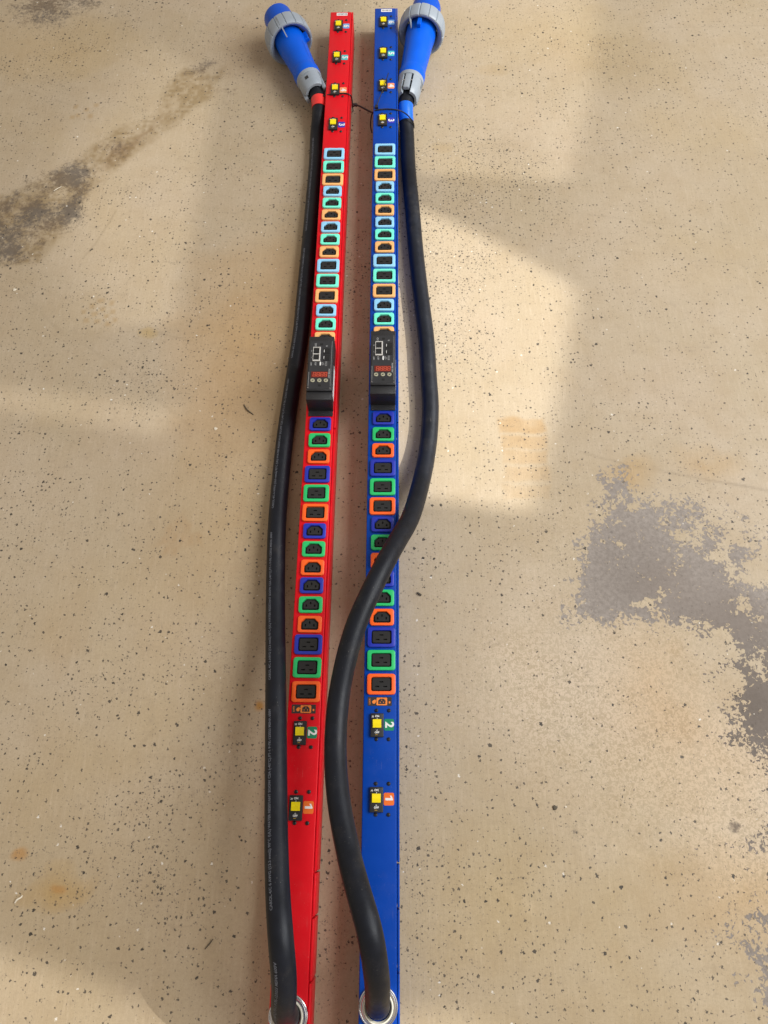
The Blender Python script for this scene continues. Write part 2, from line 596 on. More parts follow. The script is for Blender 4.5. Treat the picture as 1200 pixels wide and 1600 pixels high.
    stain(blob((-0.812, 1.641), 0.22, WX, WY, 0.6) ** 0.7 * 0.75, (0.97, 0.90, 0.72))
    stain(blob((-0.316, 1.633), 0.14, WX, WY, 1.1) * 0.6, (0.78, 0.68, 0.60))
    stain(blob((0.348, 1.665), 0.26, WX, WY, 0.5) ** 0.7 * 0.6, (0.98, 0.93, 0.74))
    stain(blob((0.481, 1.567), 0.22, WX, WY, 0.5) * 0.5, (0.90, 0.84, 0.70))
    stain(blob((0.239, 1.298), 0.09, WX, WY, 1.2) * 0.35, (0.80, 0.78, 0.78))
    stain(blob((0.094, 1.309), 0.03, FX, FY, 0.55) ** 0.5 * 0.5, (0.86, 0.76, 0.56))
    stain(blob((0.212, 1.540), 0.04, FX, FY, 0.5) ** 0.5 * 0.4, (0.90, 0.80, 0.58))
    stain(blob((-0.458, 0.841), 0.022, FX, FY, 0.6) ** 0.5 * 0.7, (0.98, 0.86, 0.50))
    stain(blob((-0.268, 0.829), 0.17, WX, WY, 1.7) ** 0.8 * 0.9, (0.98, 0.80, 0.56))  # this and the next two: broad warm tint fading out along the lettered cord
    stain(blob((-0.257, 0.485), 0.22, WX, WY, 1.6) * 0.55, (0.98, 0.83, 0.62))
    stain(blob((-0.169, 0.975), 0.10, WX, WY, 2.5) * 0.4, (0.95, 0.82, 0.66))
    stain(blob((0.389, 0.551), 0.05, WX, WY, 0.8) * 0.8, (0.98, 0.82, 0.55))
    stain(blob((0.515, 0.577), 0.07, WX, WY, 0.6) * 0.6, (0.99, 0.84, 0.60))
    stain(blob((0.424, 0.132), 0.16, WX, WY, 0.8) * 0.5, (0.93, 0.80, 0.60))
    stain(blob((0.381, 0.215), 0.10, WX, WY, 1.2) * 0.5, (0.93, 0.80, 0.60))
    stain(blob((0.451, -0.073), 0.16, WX, WY, 0.6) * 0.7, (0.93, 0.80, 0.60))
    stain(blob((0.120, -0.075), 0.18, WX, WY, 0.6) * 0.5, (0.97, 0.92, 0.72))
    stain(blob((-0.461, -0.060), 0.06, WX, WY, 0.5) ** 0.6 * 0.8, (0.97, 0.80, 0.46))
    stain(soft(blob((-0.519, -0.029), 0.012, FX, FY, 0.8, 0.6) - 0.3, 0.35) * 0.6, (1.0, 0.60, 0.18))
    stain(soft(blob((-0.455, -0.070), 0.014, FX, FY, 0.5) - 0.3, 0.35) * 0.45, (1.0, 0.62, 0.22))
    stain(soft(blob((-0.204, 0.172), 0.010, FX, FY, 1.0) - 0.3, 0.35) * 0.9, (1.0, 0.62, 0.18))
    stain(blob((-0.538, 0.286), 0.07, WX, WY, 1.0) * 0.4, (0.93, 0.82, 0.62))
    # tyre and boot prints
    for (px, py) in [(-0.582, 0.894), (-0.567, 0.906), (-0.555, 0.918), (-0.536, 0.913), (-0.550, 0.898), (-0.531, 0.892), (-0.563, 0.887), (-0.543, 0.881), (-0.577, 0.872), (-0.557, 0.869), (-0.538, 0.863), (-0.524, 0.873), (-0.693, 1.441), (-0.667, 1.429), (-0.683, 1.413), (-0.658, 1.411), (-0.696, 1.408), (-0.649, 1.442)]:
        m = soft(0.0048 - np.maximum(np.abs(FX - px), np.abs(FY - py) * 0.9), 0.003)
        stain(m * 0.75, (0.86, 0.76, 0.60))
    for (px, py) in [(-0.385, 0.451), (-0.366, 0.450), (-0.346, 0.447), (-0.388, 0.434), (-0.370, 0.432), (-0.351, 0.430), (-0.334, 0.428), (-0.379, 0.415), (-0.360, 0.413), (-0.315, 0.431)]:
        m = soft(0.007 - np.maximum(np.abs(WX - px), np.abs(WY - py)), 0.006)
        stain(m * 0.5, (0.92, 0.80, 0.68))
    for k, (px, py) in enumerate([(0.216, 0.647), (0.216, 0.615), (0.216, 0.585), (0.219, 0.554), (0.217, 0.521)]):
        m = soft(0.013 - np.maximum(np.abs(FY - py), (np.abs(FX - px) - 0.024) * 0.9), 0.004)
        stain(m * (0.85 - 0.12 * k) * (0.6 + 0.5 * vnoise(60, 9)), (0.93, 0.77, 0.56))
    # scratches and drag marks
    for pts, wd, st in (([(0.309, 0.596), (0.386, 0.569), (0.484, 0.548), (0.611, 0.522), (0.710, 0.501)], 0.0030, 0.55), ([(0.407, 0.568), (0.510, 0.544), (0.711, 0.506)], 0.0026, 0.45),
                        ([(-0.921, 1.537), (-0.782, 1.482), (-0.675, 1.433)], 0.004, 0.30), ([(-0.802, 0.999), (-0.708, 0.964), (-0.600, 0.911), (-0.496, 0.859), (-0.230, 0.786)], 0.004, 0.30),
                        ([(-0.794, 0.965), (-0.714, 0.934), (-0.648, 0.874), (-0.588, 0.823)], 0.004, 0.30), ([(-0.573, 0.819), (-0.494, 0.767), (-0.416, 0.696), (-0.318, 0.616), (-0.214, 0.555)], 0.004, 0.28),
                        ([(-0.431, 1.353), (-0.371, 1.300), (-0.263, 1.277)], 0.003, 0.25), ([(0.330, 1.131), (0.477, 1.105), (0.716, 1.059)], 0.004, 0.22),
                        ([(0.419, 1.033), (0.573, 1.003), (0.726, 0.987)], 0.003, 0.28), ([(0.119, 1.184), (0.187, 1.317), (0.210, 1.372)], 0.003, 0.22),
                        ([(0.246, 1.519), (0.253, 1.455)], 0.003, 0.35), ([(-0.269, 0.077), (-0.273, 0.001)], 0.003, 0.30), ([(-0.387, 0.098), (-0.355, 0.138)], 0.006, 0.22),
                        ([(0.294, 0.615), (0.333, 0.677), (0.350, 0.730)], 0.003, 0.22), ([(0.366, 0.013), (0.340, -0.019), (0.318, 0.013)], 0.004, 0.2),
                        ([(-0.606, 1.020), (-0.587, 1.058), (-0.568, 1.115), (-0.560, 1.143)], 0.0032, 0.6), ([(0.069, 0.989), (0.075, 0.913)], 0.004, 0.3), ([(0.551, 1.674), (0.838, 1.678)], 0.002, 0.2),
                        ([(0.220, -0.004), (0.244, -0.024)], 0.004, 0.3), ([(0.095, -0.149), (0.124, -0.167)], 0.003, 0.25), ([(0.586, 0.676), (0.612, 0.638), (0.637, 0.601)], 0.004, 0.3),
                        ([(0.029, 1.394), (-0.079, 1.333), (-0.131, 1.300)], 0.003, 0.25)):
        stain(np.clip(line(pts, max(wd * 0.8, 0.0028)) * (0.25 + 1.1 * vnoise(30, 77)), 0, 1) * st * 0.55, (0.40, 0.37, 0.34))
    # pale rubs
    for pts, wd, st in (([(0.121, -0.052), (0.145, -0.079)], 0.008, 0.30), ([(0.298, -0.012), (0.330, -0.031)], 0.012, 0.30), ([(0.166, -0.083), (0.178, -0.094)], 0.012, 0.45),
                        ([(0.222, 0.374), (0.168, 0.158)], 0.05, 0.16), ([(0.091, 0.731), (0.079, 0.678)], 0.012, 0.2)):
        stain(line(pts, wd, WX, WY) * st, (1.28, 1.30, 1.36))

    grime = np.zeros(X.shape)
    fleck = np.full(X.shape, 1.0)
    worn = np.zeros(X.shape)
    bare = np.zeros(X.shape)     # how dirty the bare concrete is
    def dirty(mask):
        np.maximum(grime, mask * 0.92, out=grime)
    dirty(soft(sd([(-0.854, 1.177), (-0.766, 1.194), (-0.726, 1.260), (-0.667, 1.291), (-0.619, 1.259), (-0.638, 1.192), (-0.645, 1.116), (-0.687, 1.051), (-0.717, 1.011), (-0.815, 1.004)], WX, WY), 0.035) * (0.35 + 0.75 * vnoise(22, 51)))
    dirty(blob((-0.675, 1.124), 0.06, WX, WY, 1.0) ** 0.5 * 0.85)
    dirty(blob((-0.758, 1.043), 0.07, WX, WY, 0.6) ** 0.5)
    dirty(blob((-0.674, 1.231), 0.06, WX, WY, 0.8) ** 0.5 * 0.85)
    dirty(blob((-0.788, 1.142), 0.045, WX, WY, 1.2) ** 0.5 * 0.8)
    dirty(blob((-0.821, 1.767), 0.10, WX, WY, 0.7) ** 0.5 * 0.95)
    dirty(blob((-0.758, 1.793), 0.09, WX, WY, 0.6) ** 0.5 * 0.8)
    dirty(blob((-0.666, 1.739), 0.07, WX, WY, 0.6) * 0.5)
    dirty(blob((-0.445, 1.555), 0.05, WX, WY, 0.6, 0.5) ** 0.5 * 0.75)
    dirty(blob((-0.368, 1.488), 0.05, WX, WY, 0.7) * 0.55)
    dirty(blob((-0.738, 1.514), 0.06, WX, WY, 1.0) * 0.45)
    dirty(blob((-0.587, 1.306), 0.05, WX, WY, 0.8) ** 0.5 * 0.7)
    dirty(blob((-0.445, 1.009), 0.035, FX, FY, 0.35) ** 0.5 * 0.6)
    dirty(blob((-0.376, 0.957), 0.03, WX, WY, 0.6) * 0.6)
    dirty(blob((-0.464, 0.753), 0.04, WX, WY, 0.7) * 0.45)
    dirty(blob((0.466, 0.009), 0.012, FX, FY, 0.8) ** 0.4 * 1.0)
    dirty(blob((0.243, 0.012), 0.06, WX, WY, 0.8) * 0.35)
    dirty(blob((0.232, 1.401), 0.05, WX, WY, 0.8) * 0.3)
    fleck *= 0.85 + 0.25 * vnoise(5, 61)
    for c, r, e, k in (((0.153, 1.133), 0.17, 1.5, 2.6), ((0.096, 0.913), 0.14, 1.6, 1.6), ((-0.456, 0.740), 0.10, 0.8, 1.3), ((-0.095, 0.914), 0.09, 3.0, 0.7), ((-0.368, -0.040), 0.14, 0.9, 1.2),
                       ((0.457, 1.609), 0.12, 0.6, 0.9), ((0.018, 0.053), 0.09, 1.6, 0.9), ((0.041, -0.192), 0.12, 0.6, 0.8), ((-0.794, 1.619), 0.14, 0.7, 0.7), ((-0.064, -0.114), 0.08, 2.0, 0.7)):
        fleck += blob(c, r, WX, WY, e) ** 0.6 * k
    stain(blob((0.273, -0.148), 0.40, WX, WY, 0.7) ** 0.6 * 0.8, (0.96, 0.92, 0.80))
    stain(blob((-0.405, -0.079), 0.40, WX, WY, 0.8) ** 0.6 * 0.6, (0.95, 0.90, 0.80))
    fleck *= 1 - 0.45 * blob((0.544, 0.895), 0.45, WX, WY, 1.0) ** 0.6
    fleck *= 1 - 0.4 * blob((0.351, 0.132), 0.3, WX, WY, 1.0) ** 0.6
    worn += 0.62 * soft(sd([(0.175, 0.262), (0.293, 0.287), (0.427, 0.273), (0.466, 0.215), (0.482, 0.097), (0.491, -0.042), (0.401, -0.019), (0.300, 0.013), (0.209, 0.088), (0.141, 0.167)], WX, WY), 0.10)
    worn += 0.25 * soft(sd([(0.255, 0.530), (0.339, 0.530), (0.313, 0.292), (0.188, 0.177), (0.115, 0.214), (0.182, 0.374)], WX, WY), 0.12)
    worn += 0.5 * soft(sd([(0.461, 0.132), (0.625, 0.133), (0.578, -0.072), (0.454, -0.058)], WX, WY), 0.08)
    worn = np.clip(worn, 0, 0.75)
    bare += blob((0.532, 0.169), 0.20, WX, WY, 0.9) ** 0.6 + 0.45 * blob((0.382, 0.369), 0.10, WX, WY, 1.0) + 0.5 * blob((0.476, -0.034), 0.14, WX, WY, 1.2) ** 0.6
    bare = np.clip(bare, 0, 1)

    me = bpy.data.meshes.new('floor')
    nv = nx * ny
    me.vertices.add(nv)
    co = np.zeros((nv, 3), np.float32)
    co[:, 0], co[:, 1] = X.ravel(), Y.ravel()
    me.vertices.foreach_set('co', co.ravel())
    idx = np.arange(nv).reshape(ny, nx)
    q = np.stack([idx[:-1, :-1], idx[:-1, 1:], idx[1:, 1:], idx[1:, :-1]], -1).reshape(-1, 4)
    nf = len(q)
    me.loops.add(nf * 4)
    me.loops.foreach_set('vertex_index', q.ravel().astype(np.int32))
    me.polygons.add(nf)
    me.polygons.foreach_set('loop_start', np.arange(0, nf * 4, 4, dtype=np.int32))
    me.update(calc_edges=True)
    for nm, arr in (('peel', peel), ('grime', grime), ('fleck', fleck), ('worn', worn), ('bare', bare)):
        a = me.attributes.new(nm, 'FLOAT', 'POINT')
        a.data.foreach_set('value', arr.ravel().astype(np.float32))
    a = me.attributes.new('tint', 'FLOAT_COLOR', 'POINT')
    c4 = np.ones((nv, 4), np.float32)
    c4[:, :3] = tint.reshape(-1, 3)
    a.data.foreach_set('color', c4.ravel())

    # material
    t = NT('painted_concrete')
    tc = t.n('ShaderNodeTexCoord').outputs['Object']
    att = lambda nm: t.n('ShaderNodeAttribute', attribute_name=nm)
    A = {k: att(k).outputs['Fac'] for k in ('peel', 'grime', 'fleck', 'worn', 'bare')}
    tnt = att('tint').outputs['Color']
    big = t.noise(tc, 3.2, 4).outputs[0]
    mid = t.noise(tc, 17, 5, 0.6).outputs[0]
    fine = t.noise(tc, 240, 3, 0.6).outputs[0]
    coat = t.mix(t.ramp(big, 0.32, 0.68), (0.425, 0.345, 0.232), (0.475, 0.392, 0.285))
    hue = t.noise(tc, 2.3, 3, 0.6).outputs[0]
    coat = t.mix(t.ramp(hue, 0.5, 0.72, 0, 0.5), coat, (0.46, 0.355, 0.205))
    coat = t.mix(t.ramp(hue, 0.48, 0.28, 0, 0.2), coat, (0.47, 0.36, 0.275))
    coat = t.mix(t.ramp(mid, 0.35, 0.75, 0, 0.30), coat, (0.37, 0.27, 0.155))
    coat = t.mix(t.ramp(fine, 0.3, 0.7, 0.0, 0.22), coat, (0.30, 0.23, 0.155))
    # faint brush marks, scuffs and grain
    def streak(rot, sx, sy, scale):
        mp = t.n('ShaderNodeMapping')
        mp.inputs['Rotation'].default_value = (0, 0, rot)
        mp.inputs['Scale'].default_value = (sx, sy, 1)
        t.put(mp.inputs['Vector'], tc)
        return t.noise(mp.outputs[0], scale, 5, 0.62).outputs[0]
    brush = streak(0.12, 9, 1, 22)
    scuff = streak(-0.9, 1, 8, 16)
    grain = t.noise(tc, 620, 2, 0.6).outputs[0]
    blot = t.noise(tc, 48, 4, 0.72).outputs[0]
    coat = t.mix(t.ramp(brush, 0.48, 0.78, 0, 0.22), coat, (0.62, 0.52, 0.40))
    coat = t.mix(t.ramp(scuff, 0.54, 0.80, 0, 0.30), coat, (0.30, 0.235, 0.165))
    coat = t.mix(t.ramp(blot, 0.54, 0.78, 0, 0.42), coat, (0.29, 0.23, 0.165))
    coat = t.mix(t.ramp(blot, 0.40, 0.22, 0, 0.35), coat, (0.60, 0.49, 0.37))
    coat = t.mix(t.ramp(grain, 0.50, 0.72, 0, 0.28), coat, (0.25, 0.195, 0.135))
    # wormy wear texture of thin coating
    wv = t.noise(tc, 210, 2, 0.5, 1.2).outputs[0]
    coat = t.mix(t.math('MULTIPLY', A['worn'], t.ramp(wv, 0.44, 0.56)), coat, (0.58, 0.47, 0.35))
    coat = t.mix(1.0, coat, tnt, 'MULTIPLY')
    # oily grime in broken patches
    g1 = t.noise(tc, 34, 5, 0.7, 0.4).outputs[0]
    g2 = t.noise(tc, 130, 4, 0.6).outputs[0]
    gm = t.math('ADD', t.math('ADD', t.math('MULTIPLY', g1, 0.72), t.math('MULTIPLY', t.noise(tc, 330, 3, 0.6).outputs[0], 0.4)), t.math('MULTIPLY', g2, 0.72))
    gsum = t.math('ADD', gm, t.math('MULTIPLY', A['grime'], 0.62))
    gmask = t.math('MULTIPLY', t.ramp(gsum, 1.12, 1.46), t.ramp(A['grime'], 0.02, 0.25))
    gcol = t.mix(t.ramp(t.noise(tc, 9, 3).outputs[0], 0.4, 0.6), (0.095, 0.080, 0.070), (0.125, 0.086, 0.054))
    coat = t.mix(t.math('MULTIPLY', gmask, 0.8), coat, gcol)
    # bare concrete
    c1 = t.noise(tc, 150, 4, 0.75).outputs[0]
    conc = t.mix(t.ramp(c1, 0.3, 0.7), (0.228, 0.197, 0.172), (0.325, 0.285, 0.252))
    conc = t.mix(t.math('MULTIPLY', A['bare'], 0.85), conc, (0.118, 0.094, 0.077))
    conc = t.mix(t.ramp(t.noise(tc, 4.5, 3).outputs[0], 0.45, 0.7, 0, 0.55), conc, (0.20, 0.165, 0.14))
    conc = t.mix(t.ramp(fine, 0.62, 0.75, 0, 0.5), conc, (0.14, 0.12, 0.11))
    p1 = t.noise(tc, 45, 4, 0.64, 0.3).outputs[0]
    p2 = t.noise(tc, 170, 4, 0.6, 0.5).outputs[0]
    pe = t.math('ADD', A['peel'], t.math('MULTIPLY', t.math('SUBTRACT', p1, 0.5), 6.5))
    pe = t.math('ADD', pe, t.math('MULTIPLY', t.math('SUBTRACT', p2, 0.5), 8.0))
    pmask = t.ramp(pe, -0.08, 0.12)
    col = t.mix(pmask, coat, conc)

    # flakes and pinholes scattered in the coating
    wn = t.noise(tc, 420, 2)
    wadd = t.n('ShaderNodeVectorMath', operation='MULTIPLY_ADD')
    t.put(wadd.inputs[0], wn.outputs['Color'])
    wadd.inputs[1].default_value = (0.0058, 0.0058, 0)
    t.put(wadd.inputs[2], tc)
    dens = t.ramp(t.noise(tc, 7, 3, 0.6).outputs[0], 0.3, 0.75, 0.35, 1.7)
    dens = t.math('MULTIPLY', dens, A['fleck'])

    def specks(scale, rmin, rmax, presence, soft_=0.25):
        v = t.n('ShaderNodeTexVoronoi', voronoi_dimensions='2D', feature='F1')
        v.inputs['Scale'].default_value = scale
        t.put(v.inputs['Vector'], wadd.outputs[0])
        sep = t.n('ShaderNodeSeparateColor')
        t.put(sep.inputs[0], v.outputs['Color'])
        here = t.math('LESS_THAN', sep.outputs[0], t.math('MULTIPLY', dens, presence))
        cube = t.math('POWER', sep.outputs[1], 2.2)
        rad = t.math('MULTIPLY_ADD', cube, rmax - rmin, rmin)
        inner = t.math('MULTIPLY', rad, 1 - soft_)
        m = t.n('ShaderNodeMapRange', interpolation_type='SMOOTHSTEP')
        t.put(m.inputs[0], v.outputs['Distance'])
        t.put(m.inputs[1], inner)
        t.put(m.inputs[2], rad)
        m.inputs[3].default_value = 1
        m.inputs[4].default_value = 0
        return t.math('MULTIPLY', here, m.outputs[0]), sep.outputs[2]
    s1, h1 = specks(66, 0.07, 0.19, 0.15)
    s2, h2 = specks(140, 0.125, 0.28, 0.21)
    s3, h3 = specks(300, 0.15, 0.36, 0.17)
    s4, h4 = specks(88, 0.06, 0.17, 0.022)
    keep = t.math('SUBTRACT', 1.0, t.math('MULTIPLY', pmask, 0.75))
    dk = t.mix(h1, (0.022, 0.021, 0.019), (0.075, 0.062, 0.048))
    col = t.mix(t.math('MULTIPLY', s3, t.math('MULTIPLY', keep, 0.6)), col, (0.10, 0.085, 0.07))
    col = t.mix(t.math('MULTIPLY', s2, t.math('MULTIPLY', keep, 0.85)), col, (0.055, 0.047, 0.038))
    col = t.mix(t.math('MULTIPLY', s1, t.math('MULTIPLY', keep, 0.92)), col, dk)
    col = t.mix(t.math('MULTIPLY', s4, 0.8), col, (0.74, 0.70, 0.62))
    t.put(t.p.inputs['Base Color'], col)
    rough = t.ramp(mid, 0.3, 0.7, 0.50, 0.64)
    t.put(t.p.inputs['Roughness'], t.math('MULTIPLY_ADD', pmask, 0.22, rough))
    t.p.inputs['Specular IOR Level'].default_value = 0.35
    b = t.n('ShaderNodeBump')
    b.inputs['Strength'].default_value = 0.55
    b.inputs['Distance'].default_value = 0.0012
    h = t.math('MULTIPLY_ADD', fine, 0.2, t.math('MULTIPLY', mid, 0.4))
    h = t.math('MULTIPLY_ADD', brush, 0.35, h)
    h = t.math('MULTIPLY_ADD', grain, 0.12, h)
    h = t.math('MULTIPLY_ADD', pmask, -0.55, h)
    h = t.math('MULTIPLY_ADD', t.math('ADD', s1, s2), -0.3, h)
    h = t.math('MULTIPLY_ADD', t.math('MULTIPLY', A['worn'], wv), 0.5, h)
    t.put(b.inputs['Height'], h)
    t.put(t.p.inputs['Normal'], b.outputs[0])
    me.materials.append(t.m)
    o = bpy.data.objects.new('floor', me)
    COL.objects.link(o)
    o['kind'] = 'structure'


floor()

# ------------------------------------------------------------------ outlets
HS = 0.055      # height of a power strip


def outlet_frame(big):
    w, h = (0.0402, 0.0292) if big else (0.0352, 0.0250)
    if big:
        inner = rrect(0.0298, 0.0206, [0.0028] * 4)
    else:
        inner = rrect(0.0262, 0.0176, [0.003, 0.0062, 0.0062, 0.003], chamfer=(1, 2))
    ro = 0.0042
    o1 = rrect(w, h, [ro] * 4)
    o2 = rrect(w - 0.0005, h - 0.0005, [ro - 0.0002] * 4)
    o3 = rrect(w - 0.0018, h - 0.0018, [ro - 0.0007] * 4)
    shrink = lambda k: [(x * (1 - 2 * k / 0.028), y * (1 - 2 * k / 0.019)) for x, y in inner]
    Z = 0.0038
    return MB().rings([at(o1, 0.0), at(o1, Z - 0.001), at(o2, Z - 0.0003), at(o3, Z), at(inner, Z),
                       at(shrink(0.0003), Z - 0.0004), at(shrink(0.0006), 0.0002)], cap0=False, cap1=False)


def outlet_socket(big):
    if big:
        core = rrect(0.0252, 0.0164, [0.0022] * 4)
        s = lambda x, y: [(x - .0027, y - .0009), (x + .0027, y - .0009), (x + .0027, y + .0009), (x - .0027, y + .0009)]
        holes = [s(0, 0.0030), s(-0.0056, -0.0035), s(0.0056, -0.0035)]
    else:
        core = rrect(0.0206, 0.0126, [0.0022, 0.0052, 0.0052, 0.0022], chamfer=(1, 2))
        s = lambda x, y: [(x - .0010, y - .0018), (x + .0010, y - .0018), (x + .0010, y + .0018), (x - .0010, y + .0018)]
        holes = [s(0, 0.0022), s(-0.0062, -0.0018), s(0.0062, -0.0018)]
    return plate_with_holes(core, holes, 0.0031, 0.0030)


def outlet_recess(big):
    if big:
        return slab(rrect(0.0294, 0.0202, [0.0028] * 4), 0.00005, 0.00025)
    return slab(rrect(0.0258, 0.0172, [0.003, 0.006, 0.006, 0.003], chamfer=(1, 2)), 0.00005, 0.00025)


def breaker_body():
    mb = slab(rrect(0.0180, 0.0318, [0.0008] * 4, n=3), 0.0, 0.0042, 0.0006)
    return mb


def rocker():
    w, h = 0.0058, 0.0055
    prof = [(-h, 0.0040), (-h, 0.0062), (-0.0004, 0.0075), (0.0004, 0.0071), (h, 0.0078), (h, 0.0040)]
    mb = MB()
    mb.rings([[(-w, y, z) for y, z in prof], [(w, y, z) for y, z in prof]])
    return mb


def breaker_print():
    mb = MB()
    z = 0.00432
    put_text(mb, 'ON', 0.0036, 0, 0.0118, z, bold=0.03)
    put_text(mb, '20', 0.0030, -0.0060, 0.0112, z, bold=0.02)
    mb.box(-0.0003, 0.0003, 0.0072, 0.0094, z - 0.0001, z)
    put_text(mb, 'O', 0.0026, 0, -0.0072, z, bold=0.02)
    put_text(mb, 'OFF', 0.0036, 0.0, -0.0100, z, bold=0.03)
    return mb


def numeral(n):
    if n == 1:
        pr = [(-0.0048, -0.0016), (0.0054, -0.0016), (0.0054, 0.0002), (0.0034, 0.0044), (0.0012, 0.0044), (0.0026, 0.0014), (-0.0048, 0.0014)]
        return MB().add([(x, y, 0) for x, y in pr], [tuple(range(len(pr)))])
    return put_text(MB(), str(n), 0.0164, 0, 0, 0, rot=-math.pi / 2, bold=0.032)


def screw():
    prof = [(0.0027, 0), (0.0027, 0.0005), (0.0022, 0.0012), (0.0013, 0.0016), (0.0012, 0.0009)]
    return MB().lathe(prof, 12, cap1=True)


def gland_body():
    prof = [(0.0237, 0.0), (0.0240, 0.0012), (0.0236, 0.0032), (0.0226, 0.0040), (0.0218, 0.0036), (0.0212, 0.0036),
            (0.0208, 0.0052), (0.0198, 0.0066), (0.0190, 0.0066), (0.0185, 0.0052), (0.0183, 0.002)]
    return MB().lathe(prof, 56)


def gland_bushing():
    prof = [(0.0186, 0.002), (0.0184, 0.0072), (0.0178, 0.0080), (0.0166, 0.0078), (0.0158, 0.0060), (0.0150, 0.004)]
    return MB().lathe(prof, 56)


def legend_icon():
    mb = MB()
    z = 0.00035
    out = rrect(0.0150, 0.0104, [0.0012] * 4)
    inn = rrect(0.0104, 0.0074, [0.0008, 0.0026, 0.0026, 0.0008], chamfer=(1, 2))
    mb.rings([at(out, z, 0.003), at(inn, z, 0.003)], cap0=False, cap1=False)
    for x, y in ((0.003, 0.0016), (0.0006, -0.0012), (0.0054, -0.0012)):
        mb.add([(x - .0004, y - .0009, z), (x + .0004, y - .0009, z), (x + .0004, y + .0009, z), (x - .0004, y + .0009, z)], [(0, 1, 2, 3)])
    hand = [(-0.0108, -0.0006), (-0.0098, -0.0026), (-0.0080, -0.0034), (-0.0062, -0.0026), (-0.0056, -0.0004), (-0.0044, 0.0010),
            (-0.0044, 0.0018), (-0.0062, 0.0012), (-0.0060, 0.0028), (-0.0074, 0.0022), (-0.0094, 0.0014)]
    mb.add([(x, y, z) for x, y in hand], [tuple(range(len(hand)))])
    k = [(0.0138 + 0.0013 * math.cos(a), -0.0012 + 0.0015 * math.sin(a), z) for a in (2 * math.pi * i / 12 for i in range(12))]
    mb.add(k, [tuple(range(12))])
    put_text(mb, 'LOCK', 0.0030, -0.0140, 0, z, rot=math.pi / 2)
    return mb


def seven_seg():
    """four unlit figures 8 8 8 8"""
    mb = MB()
    w, h, t = 0.0034, 0.0076, 0.0009
    for k in range(4):
        cx = -0.0087 + k * 0.0061
        sl = lambda x, y: (cx + x + y * 0.10, y, 0.0)
        for (x0, x1, y0, y1) in ((-w / 2, w / 2, h / 2 - t, h / 2), (-w / 2, w / 2, -t / 2, t / 2), (-w / 2, w / 2, -h / 2, -h / 2 + t),
                                 (-w / 2 - t, -w / 2, 0.0003, h / 2), (w / 2, w / 2 + t, 0.0003, h / 2),
                                 (-w / 2 - t, -w / 2, -h / 2, -0.0003), (w / 2, w / 2 + t, -h / 2, -0.0003)):
            mb.add([sl(x0, y0), sl(x1, y0), sl(x1, y1), sl(x0, y1)], [(0, 1, 2, 3)])
    return mb


def round_port_hole(w, h):
    return slab(rrect(w, h, [h * 0.18, h * 0.38, h * 0.38, h * 0.18]), 0, 0.0002)


# ------------------------------------------------------------------ power strips
C19, C13 = True, False
UPPER = ('light blue', 'mint green', 'light orange')
LOWER = ('navy blue', 'green', 'orange')
LAYOUT = []
for ys, big, cols in (((1.2372, 1.2030, 1.1690), C19, UPPER), ((1.1391, 1.1093, 1.0795), C13, UPPER), ((1.0497, 1.0199, 0.9901), C13, UPPER),
                      ((0.9582, 0.9240, 0.8898), C19, UPPER), ((0.8582, 0.8282, 0.7984), C13, UPPER),
                      ((0.6278, 0.5978, 0.5680), C13, LOWER), ((0.5363, 0.5030, 0.4697), C19, LOWER), ((0.4390, 0.4092, 0.3794), C13, LOWER),
                      ((0.3512, 0.3214, 0.2918), C13, LOWER), ((0.2620, 0.2287, 0.1946), C19, LOWER)):
    for y, c in zip(ys, cols):
        LAYOUT.append((y, big, c))


